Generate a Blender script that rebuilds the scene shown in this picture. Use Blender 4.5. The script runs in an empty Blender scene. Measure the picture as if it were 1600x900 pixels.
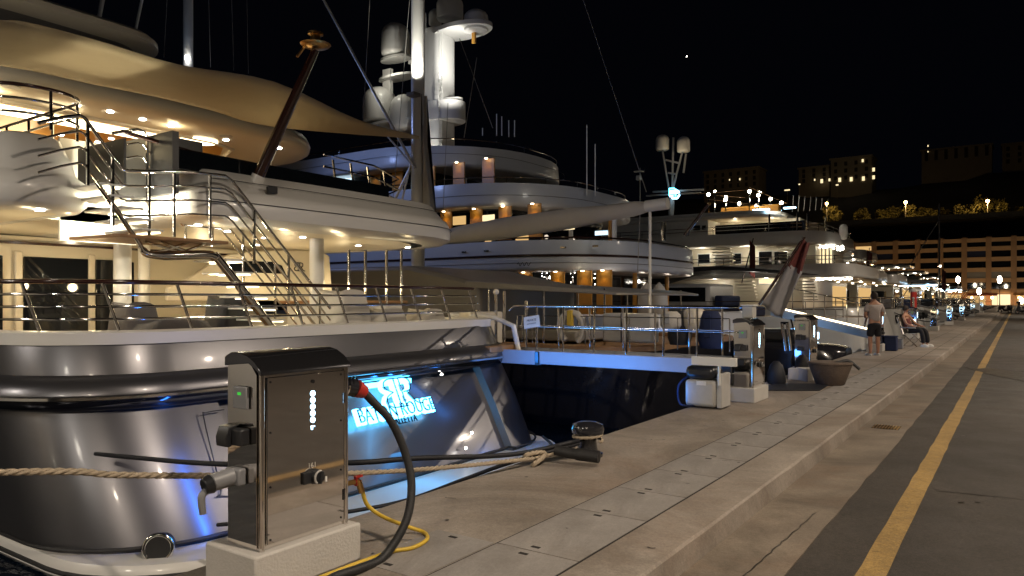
import bpy, bmesh, math, random
from math import sin, cos, radians, pi
from mathutils import Vector, Matrix
random.seed(7)
SC = bpy.context.scene
COL = SC.collection
# ------------------------------------------------------------------ camera
TH = radians(34.5)
EYE = 1.70
cam_d = bpy.data.cameras.new('camera')
cam_d.sensor_width = 36.0
cam_d.lens = 36.0 * 1150 / 1600
cam_d.shift_y = 18 / 1600
cam_d.clip_start = 0.05
cam_d.clip_end = 3000
cam = bpy.data.objects.new('camera', cam_d)
cam.location = (0, 0, EYE)
cam.rotation_euler = (radians(90), 0, TH)
COL.objects.link(cam)
SC.camera = cam
# ------------------------------------------------------------------ world (night)
w = bpy.data.worlds.new('World')
SC.world = w
w.use_nodes = True
wn = w.node_tree
bg = wn.nodes['Background']
bg.inputs[0].default_value = (0.30, 0.36, 0.62, 1)
sky = wn.nodes.new('ShaderNodeTexSky')
sky.sky_type = 'NISHITA'
sky.sun_disc = False
sky.sun_elevation = radians(-6.0)
sky.sun_rotation = radians(200)
# night: the sky texture gives the last afterglow, a plain dark blue the rest
add_ = wn.nodes.new('ShaderNodeMix'); add_.data_type = 'RGBA'; add_.blend_type = 'ADD'; add_.inputs[0].default_value = 1
wn.links.new(sky.outputs[0], add_.inputs[6]); add_.inputs[7].default_value = (0.012, 0.014, 0.026, 1)
wn.links.new(add_.outputs[2], bg.inputs[0])
bg.inputs[1].default_value = 0.06
SC.view_settings.view_transform = 'Standard'
SC.view_settings.look = 'None'
SC.view_settings.gamma = 1
SC.view_settings.exposure = 0.0
SC.view_settings.use_curve_mapping = False
SC.cycles.use_denoising = True
try:
    SC.cycles.denoiser = 'OPENIMAGEDENOISE'
except Exception:
    pass
SC.cycles.max_bounces = 6
SC.cycles.diffuse_bounces = 2
SC.cycles.glossy_bounces = 4
SC.cycles.transmission_bounces = 2
SC.cycles.sample_clamp_indirect = 4.0
SC.cycles.caustics_reflective = False
SC.cycles.caustics_refractive = False
WARM = (1.0, 0.83, 0.65)
DECK = (1.0, 0.78, 0.43)
AMBER = (1.0, 0.56, 0.12)
COOL = (0.55, 0.72, 1.0)
BLUE = (0.03, 0.22, 1.0)
# ------------------------------------------------------------------ pixel <-> world
CS, SN = cos(TH), sin(TH)
def ray(px, py):
    r = (px - 800) / 1150; u = (468 - py) / 1150
    return Vector((-SN + CS * r, CS + SN * r, u))
def at(px, py, x=None, y=None, z=None, d=None):
    v = ray(px, py)
    if x is not None: t = x / v.x
    elif y is not None: t = y / v.y
    elif z is not None: t = (z - EYE) / v.z
    else: t = d
    return Vector((0, 0, EYE)) + v * t
def at_pl(px, py, n, k):
    v = ray(px, py); n = Vector(n)
    t = (k - EYE * n.z) / v.dot(n)
    return Vector((0, 0, EYE)) + v * t
# ------------------------------------------------------------------ materials
M = {}
def mat(name, col, rough=0.5, metal=0.0, noise=None, bump=0.0, bscale=30, coat=0.0, emit=None, estr=0, spec=None, rnoise=0.0):
    m = bpy.data.materials.new(name); m.use_nodes = True
    nt = m.node_tree; b = nt.nodes['Principled BSDF']
    b.inputs['Base Color'].default_value = (*col, 1)
    b.inputs['Roughness'].default_value = rough
    b.inputs['Metallic'].default_value = metal
    if coat: b.inputs['Coat Weight'].default_value = coat; b.inputs['Coat Roughness'].default_value = 0.08
    if spec is not None: b.inputs['Specular IOR Level'].default_value = spec
    if emit:
        b.inputs['Emission Color'].default_value = (*emit, 1)
        b.inputs['Emission Strength'].default_value = estr
    tc = nt.nodes.new('ShaderNodeTexCoord')
    sc, amt = noise if noise else (3.0, 0.08)
    n = nt.nodes.new('ShaderNodeTexNoise'); n.inputs['Scale'].default_value = sc; n.inputs['Detail'].default_value = 6
    n.inputs['Roughness'].default_value = 0.65
    nt.links.new(tc.outputs['Object'], n.inputs['Vector'])
    mx = nt.nodes.new('ShaderNodeMix'); mx.data_type = 'RGBA'
    lo = [max(0, v * (1 - amt * 2)) for v in col]; hi = [min(1, v * (1 + amt * 2)) for v in col]
    mx.inputs[6].default_value = (*lo, 1); mx.inputs[7].default_value = (*hi, 1)
    nt.links.new(n.outputs[0], mx.inputs[0]); nt.links.new(mx.outputs[2], b.inputs['Base Color'])
    if rnoise:
        mr = nt.nodes.new('ShaderNodeMapRange')
        mr.inputs[3].default_value = max(0.02, rough - rnoise); mr.inputs[4].default_value = rough + rnoise
        n2 = nt.nodes.new('ShaderNodeTexNoise'); n2.inputs['Scale'].default_value = sc * 1.7; n2.inputs['Detail'].default_value = 5
        nt.links.new(tc.outputs['Object'], n2.inputs['Vector'])
        nt.links.new(n2.outputs[0], mr.inputs[0]); nt.links.new(mr.outputs[0], b.inputs['Roughness'])
    if bump:
        n3 = nt.nodes.new('ShaderNodeTexNoise'); n3.inputs['Scale'].default_value = bscale; n3.inputs['Detail'].default_value = 8
        nt.links.new(tc.outputs['Object'], n3.inputs['Vector'])
        bp = nt.nodes.new('ShaderNodeBump'); bp.inputs['Strength'].default_value = bump; bp.inputs['Distance'].default_value = 0.02
        nt.links.new(n3.outputs[0], bp.inputs['Height']); nt.links.new(bp.outputs[0], b.inputs['Normal'])
    M[name] = m
    return m
def emat(name, col, s):
    m = bpy.data.materials.new(name); m.use_nodes = True
    nt = m.node_tree; nt.nodes.clear()
    e = nt.nodes.new('ShaderNodeEmission'); e.inputs[0].default_value = (*col, 1); e.inputs[1].default_value = s
    o = nt.nodes.new('ShaderNodeOutputMaterial'); nt.links.new(e.outputs[0], o.inputs[0])
    M[name] = m
    return m
mat('hull_grey', (0.14, 0.14, 0.152), 0.35, 0.82, noise=(0.8, 0.05), coat=0.12, rnoise=0.04)
mat('white_paint', (0.74, 0.73, 0.70), 0.32, noise=(1.2, 0.02), coat=0.3)
mat('cream_paint', (0.72, 0.66, 0.54), 0.35, noise=(1.2, 0.02))
mat('cool_white', (0.62, 0.64, 0.68), 0.35, noise=(1.0, 0.03), coat=0.2)
mat('grey_paint', (0.20, 0.19, 0.18), 0.45, noise=(1.5, 0.05))
mat('dark_paint', (0.02, 0.02, 0.025), 0.2, noise=(1.5, 0.1), coat=0.5)
mat('gangway_paint', (0.34, 0.36, 0.42), 0.4, noise=(4, 0.04), rnoise=0.1)
mat('chrome', (0.72, 0.70, 0.66), 0.10, 1.0, noise=(2, 0.03))
mat('dark_chrome', (0.10, 0.10, 0.11), 0.10, 0.9, noise=(2, 0.05))
mat('steel', (0.74, 0.70, 0.66), 0.045, 1.0, noise=(5, 0.03), rnoise=0.015)
mat('teak', (0.30, 0.17, 0.08), 0.5, noise=(6, 0.12))
mat('varnish', (0.035, 0.012, 0.008), 0.18, noise=(5, 0.15), coat=0.6)
mat('amber_wood', (0.55, 0.27, 0.045), 0.4, noise=(4, 0.08))
mat('glass', (0.006, 0.008, 0.011), 0.04, noise=(2, 0.1), spec=0.8)
mat('black_rubber', (0.014, 0.014, 0.015), 0.55, noise=(20, 0.15), bump=0.2, bscale=90)
mat('black_plastic', (0.02, 0.021, 0.024), 0.3, noise=(10, 0.1))
mat('grey_plastic', (0.22, 0.225, 0.24), 0.4, noise=(10, 0.06))
mat('pale_plastic', (0.45, 0.44, 0.42), 0.45, noise=(10, 0.06))
mat('canvas', (0.42, 0.35, 0.225), 0.85, noise=(3, 0.05), bump=0.3, bscale=120)
mat('white_canvas', (0.55, 0.52, 0.47), 0.85, noise=(3, 0.05), bump=0.4, bscale=40)
mat('dark_canvas', (0.10, 0.095, 0.10), 0.9, noise=(3, 0.08), bump=0.4, bscale=40)
mat('black_canvas', (0.012, 0.013, 0.018), 0.6, noise=(3, 0.1), bump=0.3, bscale=40)
mat('navy_canvas', (0.01, 0.02, 0.07), 0.8, noise=(3, 0.1))
mat('plinth_concrete', (0.50, 0.48, 0.45), 0.8, noise=(6, 0.06), bump=0.25, bscale=60)
mat('yellow_hose', (0.62, 0.42, 0.04), 0.45, noise=(8, 0.06))
mat('brass', (0.55, 0.33, 0.12), 0.3, 1.0, noise=(10, 0.1))
mat('joint_dark', (0.012, 0.010, 0.009), 0.9, noise=(9, 0.1))
mat('red_paint', (0.45, 0.03, 0.02), 0.4, noise=(8, 0.1))
mat('rope_fibre', (0.46, 0.38, 0.28), 0.9, noise=(60, 0.2), bump=0.5, bscale=200)
mat('terracotta', (0.11, 0.08, 0.06), 0.85, noise=(9, 0.2), bump=0.6, bscale=40)
mat('skin', (0.42, 0.22, 0.14), 0.5, noise=(12, 0.05))
mat('shirt', (0.40, 0.35, 0.33), 0.9, noise=(6, 0.06), bump=0.3, bscale=30)
mat('shorts', (0.012, 0.012, 0.016), 0.9, noise=(6, 0.1))
mat('hair', (0.03, 0.018, 0.012), 0.7, noise=(40, 0.3), bump=0.6, bscale=120)
mat('red_cloth', (0.13, 0.03, 0.025), 0.85, noise=(6, 0.1), bump=0.3, bscale=30)
mat('flag_cloth', (0.34, 0.33, 0.34), 0.85, noise=(4, 0.05))
mat('facade', (0.36, 0.225, 0.13), 0.85, noise=(0.5, 0.06), bump=0.2, bscale=6)
mat('facade_pale', (0.50, 0.33, 0.19), 0.85, noise=(0.5, 0.05))
mat('reflector_pale', (0.55, 0.50, 0.44), 0.9, noise=(0.7, 0.1), bump=0.3, bscale=12)  # pale colour for the added wall mirrored in the steel
mat('stone', (0.30, 0.26, 0.20), 0.9, noise=(0.4, 0.1))
mat('rock', (0.045, 0.04, 0.035), 0.95, noise=(0.15, 0.3), bump=0.8, bscale=1.5)
mat('leaves', (0.085, 0.075, 0.02), 0.7, noise=(0.6, 0.4))
mat('bark', (0.06, 0.045, 0.03), 0.9, noise=(6, 0.2))
mat('cord', (0.30, 0.29, 0.27), 0.6, noise=(6, 0.1))
emat('lamp_warm', (1.0, 0.80, 0.50), 14)
emat('lamp_white', (1.0, 0.93, 0.80), 30)
emat('lamp_far', (1.0, 0.85, 0.62), 45)
emat('lamp_orange', (1.0, 0.55, 0.16), 40)
emat('strip_warm', (1.0, 0.82, 0.50), 7)
emat('led_cyan', (0.10, 0.62, 1.0), 9)
emat('led_sign', (0.10, 0.55, 1.0), 11)
emat('led_white', (0.45, 0.76, 1.0), 9)
emat('led_blue', (0.05, 0.30, 1.0), 8)
emat('lit_window', (1.0, 0.62, 0.24), 0.75)
emat('lit_pane', (1.0, 0.80, 0.45), 1.3)
emat('dim_window', (1.0, 0.66, 0.34), 0.12)
emat('lit_cool', (0.62, 0.85, 1.0), 1.6)
emat('led_green', (0.1, 0.9, 0.1), 0.6)
# --- ground materials with worn patterns
def ground_mat(name, col, dark, stain, rough, s1=1.3, bump=0.25, bscale=45, speck=0.12, wear=0.27, patch=0.0):
    m = bpy.data.materials.new(name); m.use_nodes = True; nt = m.node_tree; b = nt.nodes['Principled BSDF']
    tc = nt.nodes.new('ShaderNodeTexCoord')
    def nz(scale, det=8, rg=0.6, dist=0.0):
        n = nt.nodes.new('ShaderNodeTexNoise'); n.inputs['Scale'].default_value = scale
        n.inputs['Detail'].default_value = det; n.inputs['Roughness'].default_value = rg; n.inputs['Distortion'].default_value = dist
        nt.links.new(tc.outputs['Object'], n.inputs['Vector']); return n
    def ramp(src, p0, p1, c0=(0, 0, 0, 1), c1=(1, 1, 1, 1)):
        r = nt.nodes.new('ShaderNodeValToRGB'); r.color_ramp.elements[0].position = p0; r.color_ramp.elements[1].position = p1
        r.color_ramp.elements[0].color = c0; r.color_ramp.elements[1].color = c1
        nt.links.new(src, r.inputs[0]); return r
    def mix(f, a, c, mode='MIX'):
        x = nt.nodes.new('ShaderNodeMix'); x.data_type = 'RGBA'; x.blend_type = mode
        if hasattr(f, 'name'): nt.links.new(f, x.inputs[0])
        else: x.inputs[0].default_value = f
        for i, v in ((6, a), (7, c)):
            if hasattr(v, 'name'): nt.links.new(v, x.inputs[i])
            else: x.inputs[i].default_value = (*v, 1)
        return x.outputs[2]
    base = mix(ramp(nz(s1).outputs[0], 0.3, 0.72).outputs[0], dark, col)
    base = mix(ramp(nz(s1 * 0.35, 5, 0.7, 0.6).outputs[0], 0.50, 0.68).outputs[0], base, stain)
    fine = ramp(nz(90, 3).outputs[0], 0.35, 0.65, (1 - speck, 1 - speck, 1 - speck, 1), (1 + 0, 1, 1, 1))
    base = mix(1.0, base, fine.outputs[0], 'MULTIPLY')
    spots = ramp(nz(7, 3, 0.55).outputs[0], wear - .07, wear, (0.45, 0.42, 0.4, 1), (1, 1, 1, 1))
    base = mix(1.0, base, spots.outputs[0], 'MULTIPLY')
    mid = ramp(nz(26, 4, 0.7).outputs[0], 0.36, 0.62, (1 - speck * .8,) * 3 + (1,), (1, 1, 1, 1))
    base = mix(1.0, base, mid.outputs[0], 'MULTIPLY')
    big = ramp(nz(0.55, 7, 0.72, 1.2).outputs[0], 0.40, 0.60, (0.72, 0.70, 0.68, 1), (1.08, 1.06, 1.05, 1))
    base = mix(1.0, base, big.outputs[0], 'MULTIPLY')
    nt.links.new(base, b.inputs['Base Color'])
    rr = ramp(nz(s1 * 2).outputs[0], 0.3, 0.7, (rough - 0.12,) * 3 + (1,), (rough + 0.08,) * 3 + (1,))
    nt.links.new(rr.outputs[0], b.inputs['Roughness'])
    bp = nt.nodes.new('ShaderNodeBump'); bp.inputs['Strength'].default_value = bump; bp.inputs['Distance'].default_value = 0.01
    nt.links.new(nz(bscale, 6, 0.7).outputs[0], bp.inputs['Height']); nt.links.new(bp.outputs[0], b.inputs['Normal'])
    M[name] = m
ground_mat('concrete', (0.38, 0.34, 0.295), (0.26, 0.225, 0.19), (0.275, 0.22, 0.175), 0.72, s1=1.7, speck=0.2)
ground_mat('cover_concrete', (0.36, 0.345, 0.33), (0.28, 0.265, 0.25), (0.31, 0.285, 0.26), 0.7, s1=2.3)
ground_mat('kerb_concrete', (0.42, 0.37, 0.30), (0.31, 0.26, 0.20), (0.36, 0.30, 0.22), 0.8, s1=3)
ground_mat('gutter_concrete', (0.27, 0.23, 0.18), (0.14, 0.115, 0.09), (0.19, 0.14, 0.10), 0.75, s1=2.2, speck=0.22)
ground_mat('asphalt', (0.075, 0.062, 0.050), (0.052, 0.043, 0.036), (0.064, 0.053, 0.043), 0.75, s1=0.9, bump=0.7, bscale=160, speck=0.5, wear=0.31)
ground_mat('road_paint', (0.55, 0.36, 0.11), (0.40, 0.26, 0.085), (0.46, 0.30, 0.10), 0.65, s1=6, speck=0.4, wear=0.34)
ground_mat('stain_and_shadow', (0.02, 0.017, 0.015), (0.015, 0.013, 0.012), (0.02, 0.016, 0.014), 0.5, s1=3)  # dark stains and crack, also the painted shadow on the road
def water_mat():
    m = bpy.data.materials.new('water'); m.use_nodes = True; nt = m.node_tree; b = nt.nodes['Principled BSDF']
    b.inputs['Base Color'].default_value = (0.002, 0.005, 0.012, 1); b.inputs['Roughness'].default_value = 0.04
    b.inputs['IOR'].default_value = 1.33
    tc = nt.nodes.new('ShaderNodeTexCoord')
    n = nt.nodes.new('ShaderNodeTexNoise'); n.inputs['Scale'].default_value = 2.2; n.inputs['Detail'].default_value = 4; n.inputs['Distortion'].default_value = 0.4
    nt.links.new(tc.outputs['Object'], n.inputs['Vector'])
    bp = nt.nodes.new('ShaderNodeBump'); bp.inputs['Strength'].default_value = 0.5; bp.inputs['Distance'].default_value = 0.08
    nt.links.new(n.outputs[0], bp.inputs['Height']); nt.links.new(bp.outputs[0], b.inputs['Normal'])
    M['water'] = m
water_mat()
# ------------------------------------------------------------------ objects
WL = {}
def root_loc(o):
    while o is not None and o.parent is not None: o = o.parent
    return WL.get(o.name, Vector((0, 0, 0))) if o else Vector((0, 0, 0))
def tagit(o, label=None, cat=None, group=None, kind=None):
    if label: o['label'] = label
    if cat: o['category'] = cat
    if group: o['group'] = group
    if kind: o['kind'] = kind
    return o
def thing(name, label, cat, loc=(0, 0, 0), group=None):
    o = bpy.data.objects.new(name, None); COL.objects.link(o); o.location = loc
    o.empty_display_size = 0.2
    WL[o.name] = Vector(loc)
    return tagit(o, label, cat, group)
def frame(d):
    d = d.normalized(); a = Vector((0, 0, 1)) if abs(d.z) < 0.9 else Vector((1, 0, 0))
    u = d.cross(a).normalized(); return u, u.cross(d).normalized()
class MB:
    def __init__(s): s.v = []; s.f = []
    def add(s, vs, fs):
        k = len(s.v); s.v += [Vector(v) for v in vs]; s.f += [tuple(k + i for i in f) for f in fs]; return s
    def box(s, c, size, rz=0.0, rx=0.0, ry=0.0):
        x, y, z = [q / 2 for q in size]; R = Matrix.Rotation(rz, 3, 'Z') @ Matrix.Rotation(ry, 3, 'Y') @ Matrix.Rotation(rx, 3, 'X')
        vs = [Vector(c) + R @ Vector((sx * x, sy * y, sz * z)) for sx in (-1, 1) for sy in (-1, 1) for sz in (-1, 1)]
        return s.add(vs, [(0, 1, 3, 2), (4, 6, 7, 5), (0, 4, 5, 1), (2, 3, 7, 6), (0, 2, 6, 4), (1, 5, 7, 3)])
    def bb(s, a, b):
        a, b = Vector(a), Vector(b); return s.box((a + b) / 2, [abs(q) for q in (b - a)])
    def rings(s, rs, cap=True, closed=True):
        n = len(rs[0]); vs = [v for r in rs for v in r]; fs = []
        for i in range(len(rs) - 1):
            for j in range(n if closed else n - 1):
                k = (j + 1) % n; fs.append((i * n + j, i * n + k, (i + 1) * n + k, (i + 1) * n + j))
        if cap and closed:
            fs.append(tuple(range(n))[::-1]); fs.append(tuple((len(rs) - 1) * n + j for j in range(n)))
        return s.add(vs, fs)
    def cyl(s, a, b, r0, r1=None, n=12):
        a, b = Vector(a), Vector(b); r1 = r0 if r1 is None else r1; u, w_ = frame(b - a)
        return s.rings([[p + (u * cos(2 * pi * j / n) + w_ * sin(2 * pi * j / n)) * r for j in range(n)] for p, r in ((a, r0), (b, r1))])
    def tube(s, pts, r, n=8, closed=False):
        pts = [Vector(p) for p in pts]
        if len(pts) < 2: return s
        rr = r if isinstance(r, (list, tuple)) else [r] * len(pts)
        rs = []; u = None
        for i, p in enumerate(pts):
            if closed: d = pts[(i + 1) % len(pts)] - pts[i - 1]
            else: d = pts[min(i + 1, len(pts) - 1)] - pts[max(i - 1, 0)]
            if d.length < 1e-9: d = Vector((0, 0, 1))
            d.normalize()
            if u is None: u, w_ = frame(d)
            else:
                u = (u - d * u.dot(d)); u = u.normalized() if u.length > 1e-6 else frame(d)[0]; w_ = u.cross(d)
            rs.append([p + (u * cos(2 * pi * j / n) + w_ * sin(2 * pi * j / n)) * rr[i] for j in range(n)])
        if closed: rs.append(rs[0]); return s.rings(rs, cap=False)
        return s.rings(rs)
    def lathe(s, c, prof, n=20, axis='Z'):
        c = Vector(c); rs = []
        for r, z in prof:
            ring = []
            for j in range(n):
                a = 2 * pi * j / n; p = Vector((r * cos(a), r * sin(a), z))
                if axis == 'X': p = Vector((p.z, p.x, p.y))
                if axis == 'Y': p = Vector((p.x, p.z, p.y))
                ring.append(c + p)
            rs.append(ring)
        return s.rings(rs)
    def sphere(s, c, r, n=12, sz=1.0, m=8):
        return s.lathe(c, [(max(1e-4, r * sin(pi * i / m)), -r * sz * cos(pi * i / m)) for i in range(m + 1)], n)
    def prism(s, poly, z0, z1):
        return s.rings([[Vector((p[0], p[1], z0)) for p in poly], [Vector((p[0], p[1], z1)) for p in poly]])
    def build(s, name, material, parent=None, smooth=35, bevel=0.0, label=None, kind=None, normals=True):
        me = bpy.data.meshes.new(name)
        off = root_loc(parent) if parent is not None else Vector((0, 0, 0))
        me.from_pydata([tuple(v - off) for v in s.v], [], s.f)
        if normals:
            bm = bmesh.new(); bm.from_mesh(me)
            bmesh.ops.recalc_face_normals(bm, faces=bm.faces[:])
            bm.to_mesh(me); bm.free()
        me.update()
        me.materials.append(M[material] if isinstance(material, str) else material)
        if smooth:
            me.shade_smooth(); me.set_sharp_from_angle(angle=radians(smooth))
        o = bpy.data.objects.new(name, me); COL.objects.link(o)
        if parent is not None: o.parent = parent
        if bevel:
            bv = o.modifiers.new('bevel', 'BEVEL'); bv.width = bevel; bv.segments = 2; bv.limit_method = 'ANGLE'; bv.angle_limit = radians(40)
        if label: o['label'] = label
        if kind: o['kind'] = kind
        return o
def struct(name, mb, m, **k): return mb.build(name, m, None, kind='structure', **k)
def dup(o, loc=None, rz=None, label=None, parent=None, cat=None, scale=None):
    c = o.copy(); COL.objects.link(c)
    if parent is not None: c.parent = parent
    if loc is not None: c.location = loc
    if rz is not None: c.rotation_euler = (0, 0, rz)
    if scale is not None: c.scale = (scale,) * 3 if not isinstance(scale, (tuple, list)) else scale
    if label: c['label'] = label
    for ch in list(o.children): dup(ch, parent=c)
    return c
def light(loc, power, col, r=0.05, parent=None, spot=None, blend=0.6, aim=None, name='lamp_or_fill_light', kind=None, size=None):
    ld = bpy.data.lights.new(name, 'SPOT' if spot else ('AREA' if size else 'POINT'))
    ld.energy = power; ld.color = col
    if size:
        ld.shape = 'RECTANGLE'; ld.size, ld.size_y = size
    else: ld.shadow_soft_size = r
    if spot: ld.spot_size = radians(spot); ld.spot_blend = blend
    o = bpy.data.objects.new(name, ld); COL.objects.link(o); loc = Vector(loc)
    if aim is not None: o.rotation_euler = (Vector(aim) - loc).to_track_quat('-Z', 'Y').to_euler()
    if parent is not None: o.parent = parent; loc = loc - root_loc(parent)
    o.location = loc
    return o
def catenary(a, b, sag, n=16):
    a, b = Vector(a), Vector(b)
    return [a.lerp(b, i / n) - Vector((0, 0, sag * 4 * (i / n) * (1 - i / n))) for i in range(n + 1)]
def smoothpath(pts, k=6):
    pts = [Vector(p) for p in pts]; out = []
    P = [pts[0] * 2 - pts[1]] + pts + [pts[-1] * 2 - pts[-2]]
    for i in range(1, len(P) - 2):
        for j in range(k):
            t = j / k; a, b, c, d = P[i - 1], P[i], P[i + 1], P[i + 2]
            out.append(0.5 * ((2 * b) + (c - a) * t + (2 * a - 5 * b + 4 * c - d) * t * t + (3 * b - a - 3 * c + d) * t ** 3))
    out.append(pts[-1]); return out
def spath(xa, y0, y1, r, xf, z=0.0, n=9, bulge=0.0, bow=0.0, notch=None, r2=None, slope=0.0):
    """plan of a stern: from forward on the near side, round the stern, forward on the far side"""
    r2 = r if r2 is None else r2
    yc = (y0 + y1) / 2; h = (y1 - y0) / 2; pts = []
    if bow:
        for t in (1.0, 0.75, 0.5, 0.25): pts.append((xf - bow * t, y0 + h * (t ** 2.2) * 0.995))
    for t in (0, 0.25, 0.5, 0.75): pts.append((xf + (xa - r - xf) * t, y0))
    pts += [(xa - r + r * sin(a), y0 + r - r * cos(a)) for a in [pi / 2 * i / n for i in range(n + 1)]]
    if notch:
        n0, n1, dp = notch
        pts += [(xa, n0), (xa - dp, n0 + 0.03)] + [(xa - dp, n0 + (n1 - n0) * t) for t in (0.25, 0.5, 0.75)] + [(xa - dp, n1 - 0.03), (xa, n1)]
    else: pts += [(xa, y0 + r + (y1 - y0 - r - r2) * t) for t in (0.25, 0.5, 0.75)]
    pts += [(xa - r2 + r2 * cos(a), y1 - r2 + r2 * sin(a)) for a in [pi / 2 * i / n for i in range(n + 1)]]
    for t in (0.75, 0.5, 0.25, 0): pts.append((xf + (xa - r - xf) * t, y1))
    if bow:
        for t in (0.25, 0.5, 0.75, 1.0): pts.append((xf - bow * t, y1 - h * (t ** 2.2) * 0.995))
    out = []
    for x, y in pts:
        q = (y - yc) / h
        xx = x + (bulge * (1 - q * q) - bulge if x > xf else 0)
        out.append(Vector((xx, y, z + slope * (xa - xx))))
    return out
def overhang(parent, name, m, xa, y0, y1, r, xf, prof, soffit_m=None, deck_z=None, deck_m='teak', bulge=0.0, r2=None, slope=0.0, soffit_name='soffit', label=None):
    """a deck whose edge is swept with profile [(inset, z) ...] from its underside up and over the bulwark"""
    mb = MB(); rows = [spath(xa - i, y0 + i, y1 - i, max(0.15, r - i), xf, z, bulge=bulge, r2=None if r2 is None else max(.15, r2 - i), slope=slope) for i, z in prof]
    mb.rings(rows, closed=False)
    o = mb.build(name, m, parent, smooth=50, label=label)
    i, z = prof[0]
    b = spath(xa - i, y0 + i, y1 - i, max(0.15, r - i), xf, z, bulge=bulge, r2=r2, slope=slope)
    MB().add(b, [tuple(range(len(b)))]).build(soffit_name, soffit_m or m, parent, smooth=0, normals=False)
    i, z = prof[-1]
    b = spath(xa - i, y0 + i, y1 - i, max(0.15, r - i), xf, z, bulge=bulge, r2=r2, slope=slope)
    MB().add(b, [tuple(range(len(b)))[::-1]]).build('deck', deck_m, parent, smooth=0, normals=False)
    return o
def railing(parent, path, heights, r=0.018, top=None, top_m=None, posts=None, lean=Vector((0, 0, 0)), m='chrome', split=True, post_r=None):
    """bars at the given heights along a base path; posts = list of base points"""
    mb = MB()
    H = max(heights)
    for h in heights[:-1] if top else heights: mb.tube([Vector(p) + Vector((0, 0, h)) + lean * (h / H) for p in path], r, 6)
    if not split:
        for p in posts or []: mb.cyl(p, Vector(p) + Vector((0, 0, H)) + lean, post_r or r, n=6)
    if top:
        t = MB().tube([Vector(p) + Vector((0, 0, H)) + lean for p in path], top, 8)
    rl = mb.build('railing', m, parent, smooth=60)
    if top: t.build('handrail', top_m or m, rl, smooth=60)
    if split:
        for p in posts or []:
            MB().cyl(p, Vector(p) + Vector((0, 0, H)) + lean, post_r or r, n=8).build('stanchion', m, rl, smooth=60)
    return rl
def resample(path, step):
    out = []; acc = 0.0; nxt = 0.0
    for a, b in zip(path, path[1:]):
        L = (b - a).length
        if L < 1e-6: continue
        while nxt <= acc + L:
            out.append(a.lerp(b, (nxt - acc) / L)); nxt += step
        acc += L
    return out
def text_mb(body, size, origin, u, v, extrude=0.004, offset=0.0, align='CENTER', font_shear=0.0, tracking=1.0):
    cu = bpy.data.curves.new('lettering', 'FONT'); cu.body = body; cu.size = size; cu.extrude = extrude; cu.offset = offset
    cu.align_x = align; cu.align_y = 'CENTER'; cu.shear = font_shear; cu.space_character = tracking; cu.resolution_u = 3
    ob = bpy.data.objects.new('lettering', cu); COL.objects.link(ob)
    dg = bpy.context.evaluated_depsgraph_get()
    me = bpy.data.meshes.new_from_object(ob.evaluated_get(dg))
    u = Vector(u).normalized(); v = Vector(v).normalized(); n = u.cross(v)
    mb = MB().add([Vector(origin) + u * p.co.x + v * p.co.y + n * p.co.z for p in me.vertices], [tuple(f.vertices) for f in me.polygons])
    bpy.data.objects.remove(ob); bpy.data.curves.remove(cu); bpy.data.meshes.remove(me)
    return mb
# ================================================================== GROUND
WZ = -1.05
struct('water', MB().add([(-400, -120, WZ), (-3.95, -120, WZ), (-3.95, 262, WZ), (-400, 262, WZ)], [(0, 1, 2, 3)]), 'water', smooth=0)
QX0, QX1, QZ = -3.9, -1.73, 0.15
struct('quay', MB().bb((QX0, -30, -2.2), (QX1 - 0.3, 228, QZ)), 'concrete', smooth=0)
# kerb with a slightly sloped, worn face
ring = []
random.seed(3)
ys = [-30, -10] + [i * 0.45 for i in range(0, 90)] + [45, 60, 80, 110, 150, 228]
for y in ys:
    j = (random.random() - .5) * 0.012 if y < 41 else 0; j2 = (random.random() - .5) * 0.008 if y < 41 else 0
    ring.append([Vector((QX1 - 0.3, y, -0.3)), Vector((QX1 - 0.3, y, QZ)), Vector((QX1 - 0.025 + j, y, QZ + .001)), Vector((QX1 - 0.010 + j, y, QZ - 0.014 + j2)), Vector((QX1 + 0.018, y, 0.008)), Vector((QX1 + 0.018, y, -0.3))])
struct('kerb', MB().rings(ring), 'concrete', smooth=18)
mb = MB()
ge = [(-1.18 + (random.random() - .5) * 0.02) for _ in ys]
mb.rings([[Vector((QX1 - 0.1, y, -0.02)), Vector((QX1 - .1, y, 0.004)), Vector((-1.45, y, -0.004 + .004)), Vector((g, y, 0.004)), Vector((g, y, -0.02))] for y, g in zip(ys, ge)])
struct('gutter', mb, 'gutter_concrete', smooth=60)
mb = MB().add([(-1.6, -30, -0.004), (90, -30, -0.004), (90, 228, -0.004), (-1.6, 228, -0.004)], [(0, 1, 2, 3)])
struct('road', mb, 'asphalt', smooth=0)
struct('far_shore', MB().bb((-320, 228.01, -3), (160, 262, 0.12)), 'asphalt', smooth=0)
random.seed(5)
mb = MB(); yy = [-12 + i * .35 for i in range(150)] + [45, 60, 90, 130, 190]
L = [Vector((-0.825 + (random.random() - .5) * .012, y, 0.002)) for y in yy]; R_ = [Vector((-0.665 + (random.random() - .5) * .012, y, 0.002)) for y in yy]
n = len(yy); mb.add(L + R_, [(i, i + n, i + n + 1, i + 1) for i in range(n - 1)])
struct('road_marking', mb, 'road_paint', smooth=0)
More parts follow.
